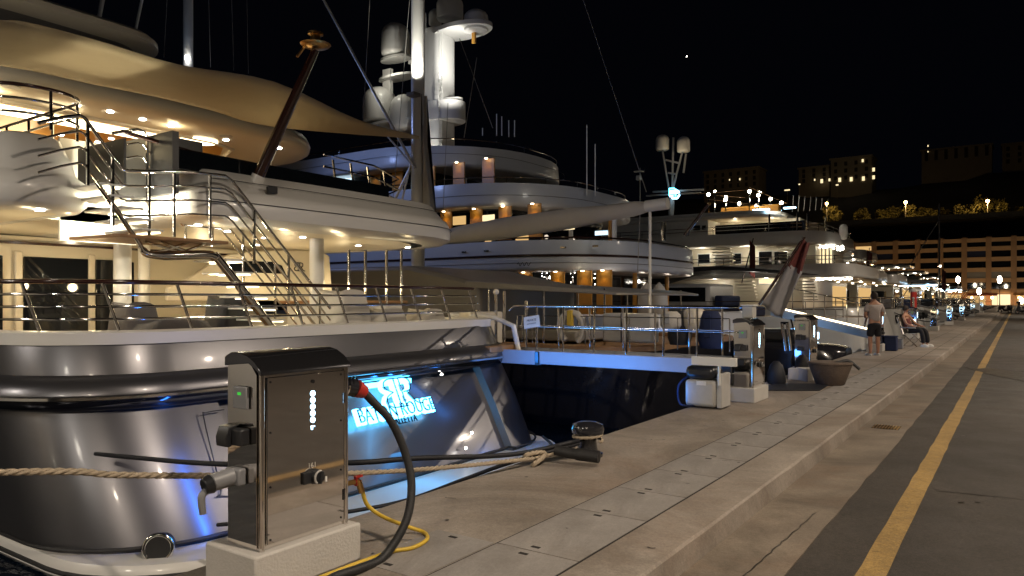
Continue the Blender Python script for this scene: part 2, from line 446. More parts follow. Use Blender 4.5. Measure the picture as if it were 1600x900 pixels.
# crack in the gutter and cast shadow painted on the road as a dark patch
def ribbon(pts, w, z):
    mb = MB(); pts = [Vector((p[0], p[1], z)) for p in pts]
    A, B = [], []
    for i, p in enumerate(pts):
        d = pts[min(i + 1, len(pts) - 1)] - pts[max(i - 1, 0)]; n_ = Vector((-d.y, d.x, 0)).normalized() * w * (0.5 + random.random() * .6) * .5
        A.append(p + n_); B.append(p - n_)
    k = len(pts); return mb.add(A + B, [(i, i + 1, i + k + 1, i + k) for i in range(k - 1)])
cr = []
p0, p1 = at(1160, 900, z=0.01), at(1275, 800, z=0.01)
for i in range(26):
    t = i / 25; q = p0.lerp(p1, t); cr.append((q.x + (random.random() - .5) * .02, q.y, 0))
ribbon(cr, 0.009, 0.0065).build('gutter_crack', 'stain_and_shadow', None, 0, kind='structure')
def blob(cx, cy, pts, z, m, name):
    v = [Vector((x, y, z)) for x, y in pts]
    return MB().add(v, [tuple(range(len(v)))]).build(name, m, None, 0, kind='structure')
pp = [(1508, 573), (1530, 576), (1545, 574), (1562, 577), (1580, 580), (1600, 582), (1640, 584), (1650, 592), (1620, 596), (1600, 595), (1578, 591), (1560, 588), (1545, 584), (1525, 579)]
blob(0, 0, [(at(a, b, z=0.004).x, at(a, b, z=0.004).y) for a, b in pp], 0.0045, 'stain_and_shadow', 'painted_shadow')  # dark sheet in the shape of a shadow falling across the road
# drain grate in the gutter
g = at(1385, 667, z=0.01)
t = thing('drain_grate', 'small rusty drain grate set in the concrete gutter', 'drain', (g.x, g.y, 0.006))
mb = MB()
for i in range(9): mb.box((g.x - .14 + i * .035, g.y, 0.010), (0.014, 0.28, 0.008))
mb.build('bar', 'brass', t, 0)
MB().box((g.x, g.y, 0.0062), (0.32, 0.3, 0.003)).build('frame', 'dark_paint', t, 0)
# joints between slabs
mb = MB()
JZ = QZ + 0.0015
for jx in (-2.73, -2.13): mb.box((jx, 60, QZ), (0.012, 130, 0.003))
for jy in [-4, -1.2, 1.6, 13.1, 17.2, 21.6, 26.5, 32, 38]: mb.box(((-2.13 + QX1) / 2 - .01, jy, QZ), (0.36, 0.008, 0.003))
struct('quay_joint', mb, 'joint_dark', smooth=0)
# concrete access covers with lifting slots
CY_ = [1.35, 2.2, 3.0, 3.8, 4.76, 5.5, 6.28, 7.05, 7.83, 8.6, 9.5, 10.4, 11.3, 12.2, 13.1, 14.0, 14.9, 15.8, 16.7, 17.6, 18.5]
ordn = ['nearest the camera', 'second', 'third', 'fourth', 'fifth', 'sixth', 'seventh', 'eighth', 'ninth', 'tenth', 'eleventh', 'twelfth', 'thirteenth', 'fourteenth', 'fifteenth', 'sixteenth', 'seventeenth', 'eighteenth']
def cover(x0, x1, y0, y1, label, grp, marks=True):
    t = thing('access_cover', label, 'access cover', ((x0 + x1) / 2, (y0 + y1) / 2, QZ), grp)
    g = 0.0065
    MB().bb((x0 + g, y0 + g, QZ - .01), (x1 - g, y1 - g, QZ + 0.004)).build('slab', 'cover_concrete', t, 0)
    for yy_ in (y0 + .07, y1 - .07):
        MB().box(((x0 + x1) / 2 - .05, yy_, QZ + 0.0048), (0.06, 0.028, 0.002)).build('lifting_slot', 'joint_dark', t, 0)
    return t
pale = {3: 'large pale clean', 5: 'stained buff', 7: 'mottled grey', 4: 'blueish pale'}
for i in range(len(CY_) - 1):
    y0, y1 = CY_[i], CY_[i + 1]
    k = i
    if i < 2: continue
    if i == 2: lb = 'buff concrete access cover cut off by the bottom of the photo, beside the joint'
    elif i < 99: lb = f'{pale.get(k, "plain")} concrete access cover in the quay row, {ordn[i-2]} counting from the camera'
    else: lb = 'small distant concrete access cover with lifting slots in the quay row'
    cover(-2.73, -2.13, y0, y1, lb, 'access covers in the long quay row')
cover(-3.22, -2.74, 3.06, 3.80, 'pale access cover beside the loops of yellow hose', 'access covers near the pedestal')
# stain marks
random.seed(11)
mb = MB()
for k in range(26):
    x = random.uniform(-3.8, -1.9); y = random.uniform(2.6, 13)
    pts = [(x + .03 * i * random.uniform(.5, 1.2), y + random.uniform(-.012, .012) + .01 * i) for i in range(random.randint(2, 5))]
    q = ribbon(pts, 0.012, QZ + 0.0062); mb.add(q.v, q.f)
struct('paving_scuff', mb, 'stain_and_shadow', smooth=0)
# ================================================================== STREET LAMPS beside the road, out of frame; they light the quay
def street_lamp(x, y, label):
    t = thing('street_lamp', label, 'street lamp', (x, y, 0), 'street lamps along the road')
    MB().lathe((x, y, 0), [(0.16, 0), (0.16, .25), (.09, .35), (.07, 2), (.05, 7.0), (0.04, 7.3)], 14).build('pole', 'grey_paint', t)
    MB().tube([(x, y, 7.2), (x - .4, y, 7.55), (x - 1.3, y, 7.6)], 0.035, 8).build('arm', 'grey_paint', t)
    h = MB().lathe((x - 1.5, y, 7.5), [(.02, .14), (.18, .08), (.22, 0), (.2, -.02)], 16).build('lamp_head', 'grey_paint', t)
    MB().lathe((x - 1.5, y, 7.44), [(.17, .03), (.14, -.02), (.02, -.04)], 12).build('lamp_glass', 'lamp_warm', h)
    return t
LX = 3.4
for y, p in ((-9, 2400), (3, 2000), (12.5, 2100), (27, 3000), (44, 3000), (66, 2600), (98, 2600), (135, 2600), (175, 2600)):
    street_lamp(LX + (y > 10) * 1.5, y, 'tall grey street lamp on the road side, ' + ['behind the camera', 'nearest ahead', 'second ahead', 'third ahead', 'fourth ahead', 'fifth ahead', 'sixth ahead', 'seventh ahead', 'last one ahead'][[-9, 3, 12.5, 27, 44, 66, 98, 135, 175].index(y)])
    light((LX - 1.5 + (y > 10) * 1.5, y, 7.35), p, WARM, 0.12, spot=152, blend=0.4, aim=(LX - 2.2 + (y > 10) * 1.5, y, 0))
# ================================================================== POWER PEDESTALS on the quay
def pedestal(label, full=True):
    # local frame: front face at x=-3.28, y 2.44..3.05; base point at the plinth's near front corner
    X1, X0, Y0, Y1 = -3.28, -3.57, 2.44, 3.05
    zb = QZ + 0.22
    t = thing('power_pedestal', label, 'power pedestal', (X1, Y0, QZ), 'steel power pedestals on the quay')
    MB().bb((X0 - .10, Y0 - .07, QZ), (X1 + .05, Y1 + .06, zb)).build('plinth', 'plinth_concrete', t, bevel=0.012)
    b = MB()
    prof = [(X1 - .012, zb), (X1 - .012, zb + .955), (X0 + .004, zb + .995), (X0 + .004, zb)]
    b.rings([[Vector((x, y, z)) for x, z in prof] for y in (Y0 + .004, Y1 - .004)])
    b.build('cabinet', 'steel', t, smooth=30, bevel=0.006)
    # curved hood: quarter round section in xz, swept along y
    sec = [(X0 - .01, zb + .97), (X0 - .01, zb + 1.02), (X0 + .05, zb + 1.045), (X0 + .12, zb + 1.045), (X0 + .19, zb + 1.03), (X0 + .25, zb + 1.0), (X1 + .012, zb + .955), (X1 + .02, zb + .93), (X1 + .004, zb + .93), (X1 - .02, zb + .95), (X0 + .2, zb + .99)]
    MB().rings([[Vector((x, y, z)) for x, z in sec] for y in (Y0 - .01, Y1 + .01)]).build('hood', 'dark_chrome', t, smooth=50, bevel=0.003)
    # side panel: polished sheet with arched head
    for yy_, nm in ((Y0, 'side_panel'), (Y1, 'side_panel')):
        s_ = -1 if yy_ == Y0 else 1
        arch = [(X0 + .012, zb + .01), (X1 - .03, zb + .01), (X1 - .03, zb + .93), (X1 - .07, zb + .975), (X0 + .13, zb + 1.02), (X0 + .012, zb + .99)]
        MB().rings([[Vector((x, yy_ + s_ * q, z)) for x, z in arch] for q in (0.0, .004)]).build(nm, 'steel', t, smooth=30)
    # front door in a frame
    MB().bb((X1 - .01, Y0 + .035, zb + .025), (X1 + .002, Y1 - .03, zb + .915)).build('door', 'steel', t, bevel=0.004)
    for y_ in (Y0 + .012, Y1 - .012): MB().cyl((X1 - .006, y_, zb), (X1 - .006, y_, zb + .945), 0.015, n=12).build('corner_post', 'steel', t, smooth=60)
    sc_m = MB()
    for yy_ in (Y0 + .06, Y1 - .055):
        for zz_ in (zb + .05, zb + .33, zb + .62, zb + .89): sc_m.cyl((X1 + .001, yy_, zz_), (X1 + .005, yy_, zz_), .006, n=8)
    sc_m.build('screw', 'dark_chrome', t, kind='stuff')
    MB().bb((X1 + .0005, Y0 + .037, zb + .03), (X1 + .0035, Y0 + .041, zb + .91)).build('door_gap', 'black_rubber', t, 0)
    for zz_ in (zb + .18, zb + .75): MB().cyl((X1 + .004, Y1 - .035, zz_ - .03), (X1 + .004, Y1 - .035, zz_ + .03), .007, n=8).build('hinge', 'dark_chrome', t)
    # vertical lit characters
    d = MB(); cy_, z0 = Y0 + .345, zb + .80
    for k in range(6):
        c = Vector((X1 + .0045, cy_, z0 - k * .037)); 
        if k < 5:
            d.tube([c + Vector((0, .011 * cos(a), .0125 * sin(a))) for a in [2 * pi * i / 12 for i in range(12)]], .0045, 6, closed=True)
            d.box(c, (.003, .012, .005))
        else: d.box(c, (.004, .024, .006)); d.box(c + Vector((0, -.006, -.008)), (.004, .006, .02))
    d.build('lit_lettering', 'led_white', t, 40)
    MB().cyl((X1 + .002, Y0 + .345, zb + .868), (X1 + .008, Y0 + .345, zb + .868), .011, n=12).build('lock', 'dark_chrome', t)
    text_mb('161', 0.042, (X1 + .0035, Y0 + .34, zb + .395), (0, 1, 0), (0, 0, 1), .001).build('number_plate', 'white_canvas', t, 0)
    MB().bb((X1 + .002, Y0 + .27, zb + .30), (X1 + .02, Y0 + .33, zb + .365)).build('switch_plate', 'black_plastic', t, bevel=.004)
    kb = MB().cyl((X1 + .002, Y0 + .36, zb + .33), (X1 + .045, Y0 + .36, zb + .33), .045, .038, n=20).build('knob', 'black_plastic', t, bevel=.004)
    MB().tube([(X1 + .046, Y0 + .36 + .036 * cos(a), zb + .33 + .036 * sin(a)) for a in [radians(80 + i * 14) for i in range(12)]], .006, 6).build('ring_mark', 'pale_plastic', kb)
    MB().box((X1 + .05, Y0 + .365, zb + .33), (.02, .016, .07), rx=radians(-15)).build('grip', 'black_plastic', kb, bevel=.003)
    MB().box((X1 + .055, Y0 + .395, zb + .315), (.006, .012, .03)).build('pointer', 'white_paint', kb)
    # sockets on the near side
    ys_ = Y0 - .004
    o1 = MB().bb((X0 + .085, ys_ - .022, zb + .745), (X0 + .205, ys_, zb + .865)).build('meter_box', 'grey_plastic', t, bevel=.006)
    MB().bb((X0 + .13, ys_ - .0245, zb + .82), (X0 + .158, ys_ - .021, zb + .835)).build('display', 'led_green', o1, 0)
    s1 = MB().bb((X0 + .05, ys_ - .06, zb + .555), (X0 + .21, ys_, zb + .645)).build('socket', 'black_plastic', t, bevel=.01)
    MB().rings([[Vector((X0 + .04, ys_ - q, zb + z)) for q, z in ((.0, .66), (.075, .655), (.095, .60), (.09, .55), (.06, .55), (.06, .64))], [Vector((X0 + .13, ys_ - q, zb + z)) for q, z in ((.0, .66), (.075, .655), (.095, .60), (.09, .55), (.06, .55), (.06, .64))]]).build('lid', 'black_plastic', s1, bevel=.003)
    if full:
        s2 = MB().bb((X0 + .06, ys_ - .05, zb + .34), (X0 + .18, ys_, zb + .43)).build('socket', 'grey_plastic', t, bevel=.01)
        p = MB().cyl((X0 + .11, ys_ - .04, zb + .385), (X0 + .10, ys_ - .16, zb + .37), .05, .045, n=16)
        p.build('plug', 'grey_plastic', s2, bevel=.005)
        MB().cyl((X0 + .10, ys_ - .16, zb + .37), (X0 + .095, ys_ - .20, zb + .36), .055, .04, n=16).build('plug_collar', 'black_plastic', s2, bevel=.005)
        MB().tube(smoothpath([(X0 + .10, ys_ - .17, zb + .35), (X0 + .095, ys_ - .21, zb + .31), (X0 + .09, ys_ - .20, zb + .22)]), .02, 8).build('strain_relief', 'grey_plastic', s2)
    else:
        MB().bb((X0 + .06, ys_ - .05, zb + .34), (X0 + .18, ys_, zb + .43)).build('socket', 'black_plastic', t, bevel=.01)
    # outlet on the far side
    f = MB().bb((X0 + .12, Y1 + .004, zb + .74), (X0 + .24, Y1 + .05, zb + .86)).build('far_socket', 'grey_plastic', t, bevel=.008)
    return t
ped = pedestal('tall steel power pedestal with black hose and yellow hose, closest to the camera')
proto = pedestal('steel power pedestal behind the grey box at the end of the gangway', full=False)
proto.location = (-3.28, 11.15, QZ)
dup(proto, (-3.28, 14.85, QZ), label='steel power pedestal standing behind the round earthen planter')
dup(proto, (-3.35, 24.2, QZ), label='blue lit steel power pedestal just right of the standing man')
for i, y in enumerate((33, 42, 52, 64, 80, 100)):
    dup(proto, (-3.3, y, QZ), label='distant steel power pedestal, ' + ('first', 'second', 'third', 'fourth', 'fifth', 'sixth')[i] + ' beyond the seated man')
# plug, cable and hoses at the near pedestal
X0, Y1 = -3.57, 3.05
pc = Vector((-3.41, 3.12, 1.17))
t = thing('shore_power_plug', 'large dark shore power plug sticking out of the pedestal side', 'plug', (pc.x, pc.y, pc.z))
MB().cyl(pc, pc + Vector((.03, .09, -.02)), .055, n=16).build('body', 'dark_paint', t, bevel=.006)
mb = MB()
for k in range(3): mb.cyl(pc + Vector((.008, .02 + k * .03, -.004)), pc + Vector((.011, .03 + k * .03, -.006)), .060, n=16)
mb.build('collar', 'chrome', t)
MB().cyl(pc + Vector((.03, .09, -.02)), pc + Vector((.045, .15, -.05)), .058, .04, n=16).build('red_ring', 'red_paint', t)
def pix_path(lst): return [at(a, b, **k) for a, b, k in lst]
pts = [pc + Vector((.04, .14, -.04)), at(585, 630, d=4.62), at(612, 660, d=4.65), at(634, 710, d=4.65), at(643, 760, d=4.6), at(634, 815, d=4.5), Vector((*at(600, 866, z=.19).xy, .178)), Vector((*at(560, 889, z=.178).xy, .178)), Vector((*at(520, 903, z=.178).xy, .178)), Vector((-3.02, 2.45, .178)), Vector((-3.1, 1.2, .178)), Vector((-3.5, -1.0, .178))]
tagit(MB().tube(smoothpath(pts, 8), 0.026, 12).build('power_cable', 'black_rubber', None, 60), 'thick black power cable arching from the pedestal to the paving', 'cable')
tp = at(560, 752, d=4.55)
t = thing('water_tap', 'small brass tap with a red collar on the pedestal', 'tap', tp)
MB().cyl(Vector((-3.4, 3.05, tp.z)), tp, .016, n=10).build('pipe', 'brass', t)
MB().cyl(tp, tp + Vector((.01, .02, -.07)), .02, n=10).build('nozzle', 'brass', t)
MB().cyl(tp + Vector((-.02, -.01, .0)), tp + Vector((-.0, .0, .0)), .03, n=10).build('red_collar', 'red_paint', t)
MB().box(tp + Vector((0, 0, .03)), (.02, .06, .012)).build('lever', 'red_paint', t)
pts = [tp + Vector((.01, .02, -.06)), at(575, 790, d=4.6), at(600, 808, d=4.65), at(635, 822, d=4.85), Vector((*at(662, 832, z=.165).xy, .166)), Vector((*at(667, 843, z=.165).xy, .166)), Vector((*at(645, 856, z=.165).xy, .166)), Vector((*at(612, 862, z=.165).xy, .166)), Vector((*at(560, 880, z=.165).xy, .166)), Vector((*at(500, 903, z=.165).xy, .166)), Vector((-3.2, 1.8, .166)), Vector((-3.7, -.8, .166))]
tagit(MB().tube(smoothpath(pts, 8), 0.013, 10).build('water_hose', 'yellow_hose', None, 60), 'yellow water hose looping from the tap across the paving', 'hose')
# mooring bollard and its ropes
bc = Vector((-3.52, 6.45, QZ))
t = thing('bollard', 'black iron mooring bollard at the edge of the quay', 'bollard', bc)
MB().lathe(bc, [(.15, 0), (.15, .03), (.10, .05), (.085, .17), (.10, .21)], 20).build('base', 'dark_paint', t)
MB().lathe(bc, [(.10, .20), (.155, .225), (.165, .27), (.15, .31), (.09, .335), (.01, .34)], 20).build('cap', 'dark_paint', t)
def twisted(path, r, name, label, cat='rope', m='rope_fibre', strand=3, pitch=0.16):
    path = resample(smoothpath(path, 6), 0.025); mb = MB(); 
    for k in range(strand):
        pts = []; acc = 0
        for i, p in enumerate(path):
            d = (path[min(i + 1, len(path) - 1)] - path[max(i - 1, 0)]).normalized(); u, w_ = frame(d)
            if i: acc += (p - path[i - 1]).length
            a = 2 * pi * (acc / pitch + k / strand); pts.append(p + (u * cos(a) + w_ * sin(a)) * r * .52)
        mb.tube(pts, r * .56, 6)
    return tagit(mb.build(name, m, None, 60), label, cat)
kn = at(836, 716, d=6.9)
rp = [Vector((-7.0, -4.0, 1.3)), Vector((-5.2, -1, 1.1)), at(0, 738, x=-4.24), at(180, 742, x=-4.1), at(345, 743, x=-4.0), at(560, 739, x=-3.95), at(700, 730, x=-3.85), kn]
twisted(rp, .019, 'mooring_rope', 'pale twisted mooring rope running behind the pedestal to the bollard')
kpts = [kn + Vector((.06 * cos(a) * 1.1, .10 * sin(2 * a), .05 * sin(a))) for a in [i * 2 * pi / 14 for i in range(18)]]
twisted(kpts, .022, 'rope_knot', 'fat knot tied in the pale mooring rope', 'knot')
twisted([kn, kn.lerp(bc + Vector((0, 0, .12)), .5) + Vector((0.02, 0, -.01)), bc + Vector((.02, -.2, .10))], .019, 'mooring_rope', 'short pale rope end between the knot and the black sleeve')
twisted([bc + Vector((.14 * cos(a), .14 * sin(a), .15 + .01 * a)) for a in [i * .35 for i in range(20)]], .017, 'mooring_rope', 'pale rope turned round the neck of the bollard')
sl = [at(868, 703, d=6.95), at(890, 708, d=6.9), at(915, 711, d=6.85), at(936, 714, d=6.8)]
tagit(MB().tube(smoothpath(sl, 6), [.05] * 9 + [.058] * 10, 14).build('chafing_sleeve', 'black_rubber', None, 50), 'black rubber chafing sleeve over the ropes beside the bollard', 'sleeve')
def brope(pts, r, label, sag=0):
    return tagit(MB().tube(smoothpath(pts, 8), r, 8).build('mooring_line', 'black_canvas', None, 60), label, 'mooring line')
b0 = bc + Vector((-.02, -.15, .17))
brope([b0, at(800, 710, d=6.8), at(650, 716, x=-4.1), at(550, 723, x=-4.3), at(345, 725, x=-5.4), at(200, 714, x=-6.8), at(150, 709, x=-7.62)], .022, 'black mooring line from the bollard to the rounded hull corner')
brope([b0 + Vector((0, .05, 0)), at(872, 702, x=-4.2), at(858, 690, x=-5.2), at(848, 682, x=-6.6)], .02, 'short black mooring line from the bollard down to the hull corner')
brope([b0 + Vector((0, 0, -.03)), at(800, 722, x=-3.9), at(730, 747, x=-4.4), at(640, 780, x=-4.9), at(560, 797, x=-5.2), at(450, 812, x=-5.6), at(340, 820, x=-6.3)], .02, 'black mooring line hanging low over the swim platform')

# unseen pale wall added across the road to brighten reflections in the steel
hw = thing('reflector_wall', 'long pale wall added out of view across the road to brighten reflections', 'wall', (12, 90, 0))
MB().bb((12, -40, -.2), (12.6, 225, 4.6)).build('wall', 'reflector_pale', hw, 0)
MB().bb((11.9, -40, 4.6), (12.7, 225, 4.8)).build('reflector_coping', 'plinth_concrete', hw, 0)

# rubber marks, patched seam and oil drops on the road
random.seed(31)
mb = MB()
for k in range(3):
    y_ = (1.2, 7.5, 16)[k]; pts = [(x_ , y_ + .15 * sin(x_ * 1.3 + k)) for x_ in [-.6 + i * .25 for i in range(14)]]
    q = ribbon(pts, .02, .0005); mb.add(q.v, q.f)
for k in range(40):
    cx_, cy_ = random.uniform(-1.1, 1.2), random.uniform(1.2, 16); r_ = random.uniform(.008, .03)
    mb.add([(cx_ + r_ * cos(a) * random.uniform(.7, 1.2), cy_ + r_ * sin(a) * random.uniform(.7, 1.2), .0032) for a in [2 * pi * i / 9 for i in range(9)]], [tuple(range(9))])
struct('road_stain', mb, 'stain_and_shadow', smooth=0)
mb = MB()
for k in range(34):
    cx_, cy_ = random.uniform(-3.75, -1.85), random.uniform(2.5, 12); r_ = random.uniform(.006, .018)
    mb.add([(cx_ + r_ * cos(a) * random.uniform(.6, 1.3), cy_ + r_ * sin(a) * random.uniform(.6, 1.3), QZ + .0065) for a in [2 * pi * i / 8 for i in range(8)]], [tuple(range(8))])
for k in range(0):
    y_ = random.uniform(1.5, 14); L_ = random.uniform(.08, .3)
    mb.add([(QX1 - .045 - random.uniform(0, .03), y_, QZ + .0022), (QX1 - .03, y_, QZ + .0022), (QX1 - .03, y_ + L_, QZ + .0022), (QX1 - .04 - random.uniform(0, .03), y_ + L_ * .8, QZ + .0022)], [(0, 1, 2, 3)])
struct('quay_stain', mb, 'stain_and_shadow', smooth=0)
# ================================================================== YACHT A : large grey-hulled motor yacht, stern to the quay
ya = thing('motor_yacht', 'large grey hulled motor yacht with lit stairs and blue glowing stern name', 'motor yacht', (-8, 7.8, WZ))
Y0A, Y1A = 3.45, 12.1
def hullrow(z, xa, ins, notch=0.0, bow=14):
    return spath(xa, Y0A + ins, Y1A - ins, 1.35, -45, z, bow=bow, notch=(5.25, 10.45, notch), bulge=0.12)
rows = [hullrow(-1.6, -6.8, .12, .14), hullrow(-0.95, -7.08, .06, .14), hullrow(-0.1, -7.5, 0, .14), hullrow(.52, -7.85, 0, .14), hullrow(.56, -7.87, 0, 0), hullrow(.85, -7.92, .0, 0), hullrow(1.22, -8.06, .03, 0)]
MB().rings(rows, closed=False).build('hull', 'hull_grey', ya, smooth=40)
# rub rail
rr = [(0.0, .50), (-.10, .51), (-.17, .56), (-.185, .62)]
MB().rings([hullrow(z, -7.87, i) if False else spath(-7.87 - i, Y0A + i, Y1A - i, 1.35 - i, -45, z, bulge=.12) for i, z in rr], closed=False).build('rub_rail_base', 'dark_chrome', ya, smooth=60)
rr = [(-.185, .62), (-.215, .635), (-.215, .665), (-.185, .68)]
MB().rings([spath(-7.87 - i, Y0A + i, Y1A - i, 1.35 - i, -45, z, bulge=.12) for i, z in rr], closed=False).build('rub_rail_strip', 'chrome', ya, smooth=60)
rr = [(-.185, .68), (-.17, .75), (-.10, .83), (0.02, .88)]
MB().rings([spath(-7.87 - i, Y0A + i, Y1A - i, 1.35 - i, -45, z, bulge=.12) for i, z in rr], closed=False).build('rub_rail_top', 'hull_grey', ya, smooth=60)
# bulwark cap
cp = [(-.03, 1.20), (-.035, 1.33), (0, 1.35), (.2, 1.35), (.22, 1.2), (.22, .76)]
MB().rings([spath(-8.06 - i, Y0A + .03 + i, 11.35 - i, 1.35 - i if i < 1 else .3, -45, z, bulge=.12, r2=.35) for i, z in cp], closed=False).build('bulwark_cap', 'white_paint', ya, smooth=50)
b = spath(-8.1, Y0A + .1, Y1A - .1, 1.3, -45, .76, bulge=.12)
MB().add(b, [tuple(range(len(b)))[::-1]]).build('main_deck', 'teak', ya, 0, normals=False)
# swim platform
b0_ = [spath(-7.0 + .55, Y0A + .0, Y1A - .1, 1.5, -14, z, bulge=.1) for z in (-1.3, -.97, -.90)]
b0_[2] = spath(-7.0 + .50, Y0A + .05, Y1A - .15, 1.45, -14, -.90, bulge=.1)
MB().rings(b0_, closed=False).build('swim_platform', 'white_paint', ya, smooth=40)
MB().add(b0_[2], [tuple(range(len(b0_[2])))[::-1]]).build('platform_deck', 'white_paint', ya, 0, normals=False)
MB().tube(spath(-7.0 + .56, Y0A - .01, Y1A - .09, 1.5, -14, -1.0, bulge=.1), .022, 6).build('boot_line', 'black_rubber', ya)
MB().tube(spath(-7.06, Y0A - .0, Y1A - .0, 1.35, -14, -.84, bulge=.12, notch=(5.25, 10.45, .14)), .02, 6).build('boot_line', 'black_rubber', ya)
# transom plane helper : x + .5 z = k
n_t = (1, 0, .47)
KT = -7.5 + .12 - .14 - .047 + .006
def tr(px, py, out=0.0): return at_pl(px, py, n_t, KT + out)
seam = MB()
cs = [tr(350, 640), tr(322, 645), tr(319, 655), tr(345, 762), tr(352, 775), tr(500, 770)]
seam.tube(smoothpath(cs, 5), .007, 6)
seam.build('door_seam', 'black_rubber', ya)
# small chrome deck light fittings and hawse ring
hc = Vector((-7.02, 4.06, -.86)); hc = at(247, 857, d=7.42)
nrm = Vector((.72, -.69, .1)).normalized()
u_, w_ = frame(nrm)
MB().tube([hc + (u_ * cos(a) + w_ * sin(a)) * .135 for a in [2 * pi * i / 24 for i in range(24)]], .022, 8, closed=True).build('exhaust_ring', 'chrome', ya, 60)
MB().cyl(hc - nrm * .2, hc + nrm * .012, .12, n=24).build('exhaust_pipe', 'black_rubber', ya)
# name and monogram, back lit
up = Vector((-.47, 0, 1)).normalized(); uu = Vector((0, 1, 0)); nn = uu.cross(up) * 1
if nn.x < 0: nn = -nn
def strokes2(origin, S, pts_list, r0, out, nm, m, parent):
    mb = MB()
    for pts in pts_list: mb.tube(smoothpath([origin + uu * (p[0] * S) + up * (p[1] * S) + nn * out for p in pts], 5), r0, 6)
    return mb.build(nm, m, parent, 60)
Rr = [[(.12, -.5), (.12, .5)], [(0.02, .5), (.35, .5), (.58, .42), (.62, .22), (.5, .05), (.2, 0)], [(.34, 0), (.5, -.2), (.68, -.42), (.95, -.5)], [(.02, -.5), (.22, -.5)]]
Br = [[(-.12, -.5), (-.12, .5)], [(-.02, .5), (-.4, .5), (-.62, .38), (-.6, .18), (-.3, .03)], [(-.3, .03), (-.62, -.1), (-.7, -.3), (-.5, -.48), (-.02, -.5)]]
lo_c = tr(617, 617)
lg = strokes2(lo_c, .44, Rr + Br, .036, .03, 'monogram_glow', 'led_sign', ya)
strokes2(lo_c, .44, Rr + Br, .011, .11, 'monogram', 'dark_chrome', ya)
pa, pb = tr(554, 656), tr(674, 633)
cen = (pa + pb) / 2; W_ = abs(pb.y - pa.y)
tb = text_mb('BATON ROUGE', .29, cen + nn * .02, uu, up, .02, 0.022); 
ymin = min(v.y for v in tb.v); ymax = max(v.y for v in tb.v); k_ = W_ / (ymax - ymin)
def refit(m_): 
    for v in m_.v: v.y = cen.y + (v.y - (ymin + ymax) / 2) * k_
    return m_
refit(tb).build('name_glow', 'led_sign', ya, 0)
refit(text_mb('BATON ROUGE', .29, cen + nn * .08, uu, up, .008, -0.004)).build('name_lettering', 'dark_chrome', ya, 0)
refit(text_mb('VALLETTA', .15, tr(632, 657) + nn * .03, uu, up, .008, 0.0)).build('port_lettering', 'dark_chrome', ya, 0)
for q in (tr(575, 652), tr(600, 645), tr(630, 640), tr(660, 636), tr(600, 612), tr(628, 612)):
    light(q + nn * .14 , 1.7, (.02, .24, 1), .03, ya)
# light strip under the rub rail
s0, s1 = Vector((-7.86, 6.55, .45)), Vector((-7.86, 8.1, .45))
sa, sb_ = tr(548, 590), tr(640, 580)
MB().bb((-7.86, sa.y - .6, .40), (-7.80, sb_.y, .47)).build('light_strip', 'led_cyan', ya, 0)
light((-7.62, (sa.y + sb_.y) / 2, .44), 8, (.10, .5, 1), .1, ya, size=(.1, 2.0), aim=(-7.95, (sa.y + sb_.y) / 2, .0))
light((-7.68, 9.0, .42), 3, (.05, .3, 1), .1, ya, size=(.1, 2.0), aim=(-7.9, 8.6, -1))
light((-6.7, 7.9, -.5), 16, (.06, .42, 1), .05, ya, size=(.3, 4.5), aim=(-6.65, 7.9, -2))
pass
light((-6.6, 10.9, -.45), 4, (.06, .3, 1), .06, ya)
light((-6.95, 4.75, -.12), 9, (.03, .2, 1), .03, ya, size=(.05, 1.15), aim=(-7.8, 4.75, -.12))
for a, b in ((737, 676), (728, 700), (690, 585), (665, 566)):
    q = tr(a, b, .02); MB().sphere(q, .02, 8).build('deck_light', 'lamp_white', ya)
# ---- bulwark railing
base = [p for p in spath(-8.16, Y0A + .12, 11.25, 1.25, -16, 1.35, n=8, bulge=.12, r2=.3)]
fine = []
for a, b in zip(base, base[1:]):
    if (b - a).length > .3: fine += [a.lerp(b, i / 8) for i in range(8)]
    else: fine.append(a)
fine.append(base[-1])
path = [p for p in fine if p.x > -15.5 and not (p.y > 10.5 and p.x < -8.6)]
posts = [p for p in resample(path, .82)]
railing(ya, path, [.13, .27, .41, .55], r=.017, top=.027, top_m='varnish', posts=posts, lean=Vector((-.08, -.15, 0)), post_r=.020)
# chrome gangway posts at the starboard end
for px, y0_, y1_ in ((788, 455, 545), (775, 460, 545), (822, 470, 560)):
    p = at(px, y1_, x=-8.35); MB().cyl(p, at(px, y0_, x=-8.35), .028, n=10).build('gate_post', 'chrome', ya)
p = at(775, 456, x=-8.35); MB().sphere(p, .06, 10).build('post_cap', 'cream_paint', ya)
q0 = at(748, 500, x=-8.7); q1 = at(798, 540, x=-8.7)
MB().bb((-9.2, q0.y, .76), (-8.9, q1.y, 1.45)).build('stern_locker', 'cream_paint', ya, bevel=.03)
MB().bb((-8.6, 10.6, .74), (-7.75, 11.75, .86)).build('boarding_step', 'teak', ya, bevel=.02)
MB().tube([(-7.6, 11.35, .55), (-7.8, 11.4, 1.2), (-8.3, 11.5, 1.35), (-9.5, 11.6, 1.38)], .05, 8).build('side_cap', 'white_paint', ya)
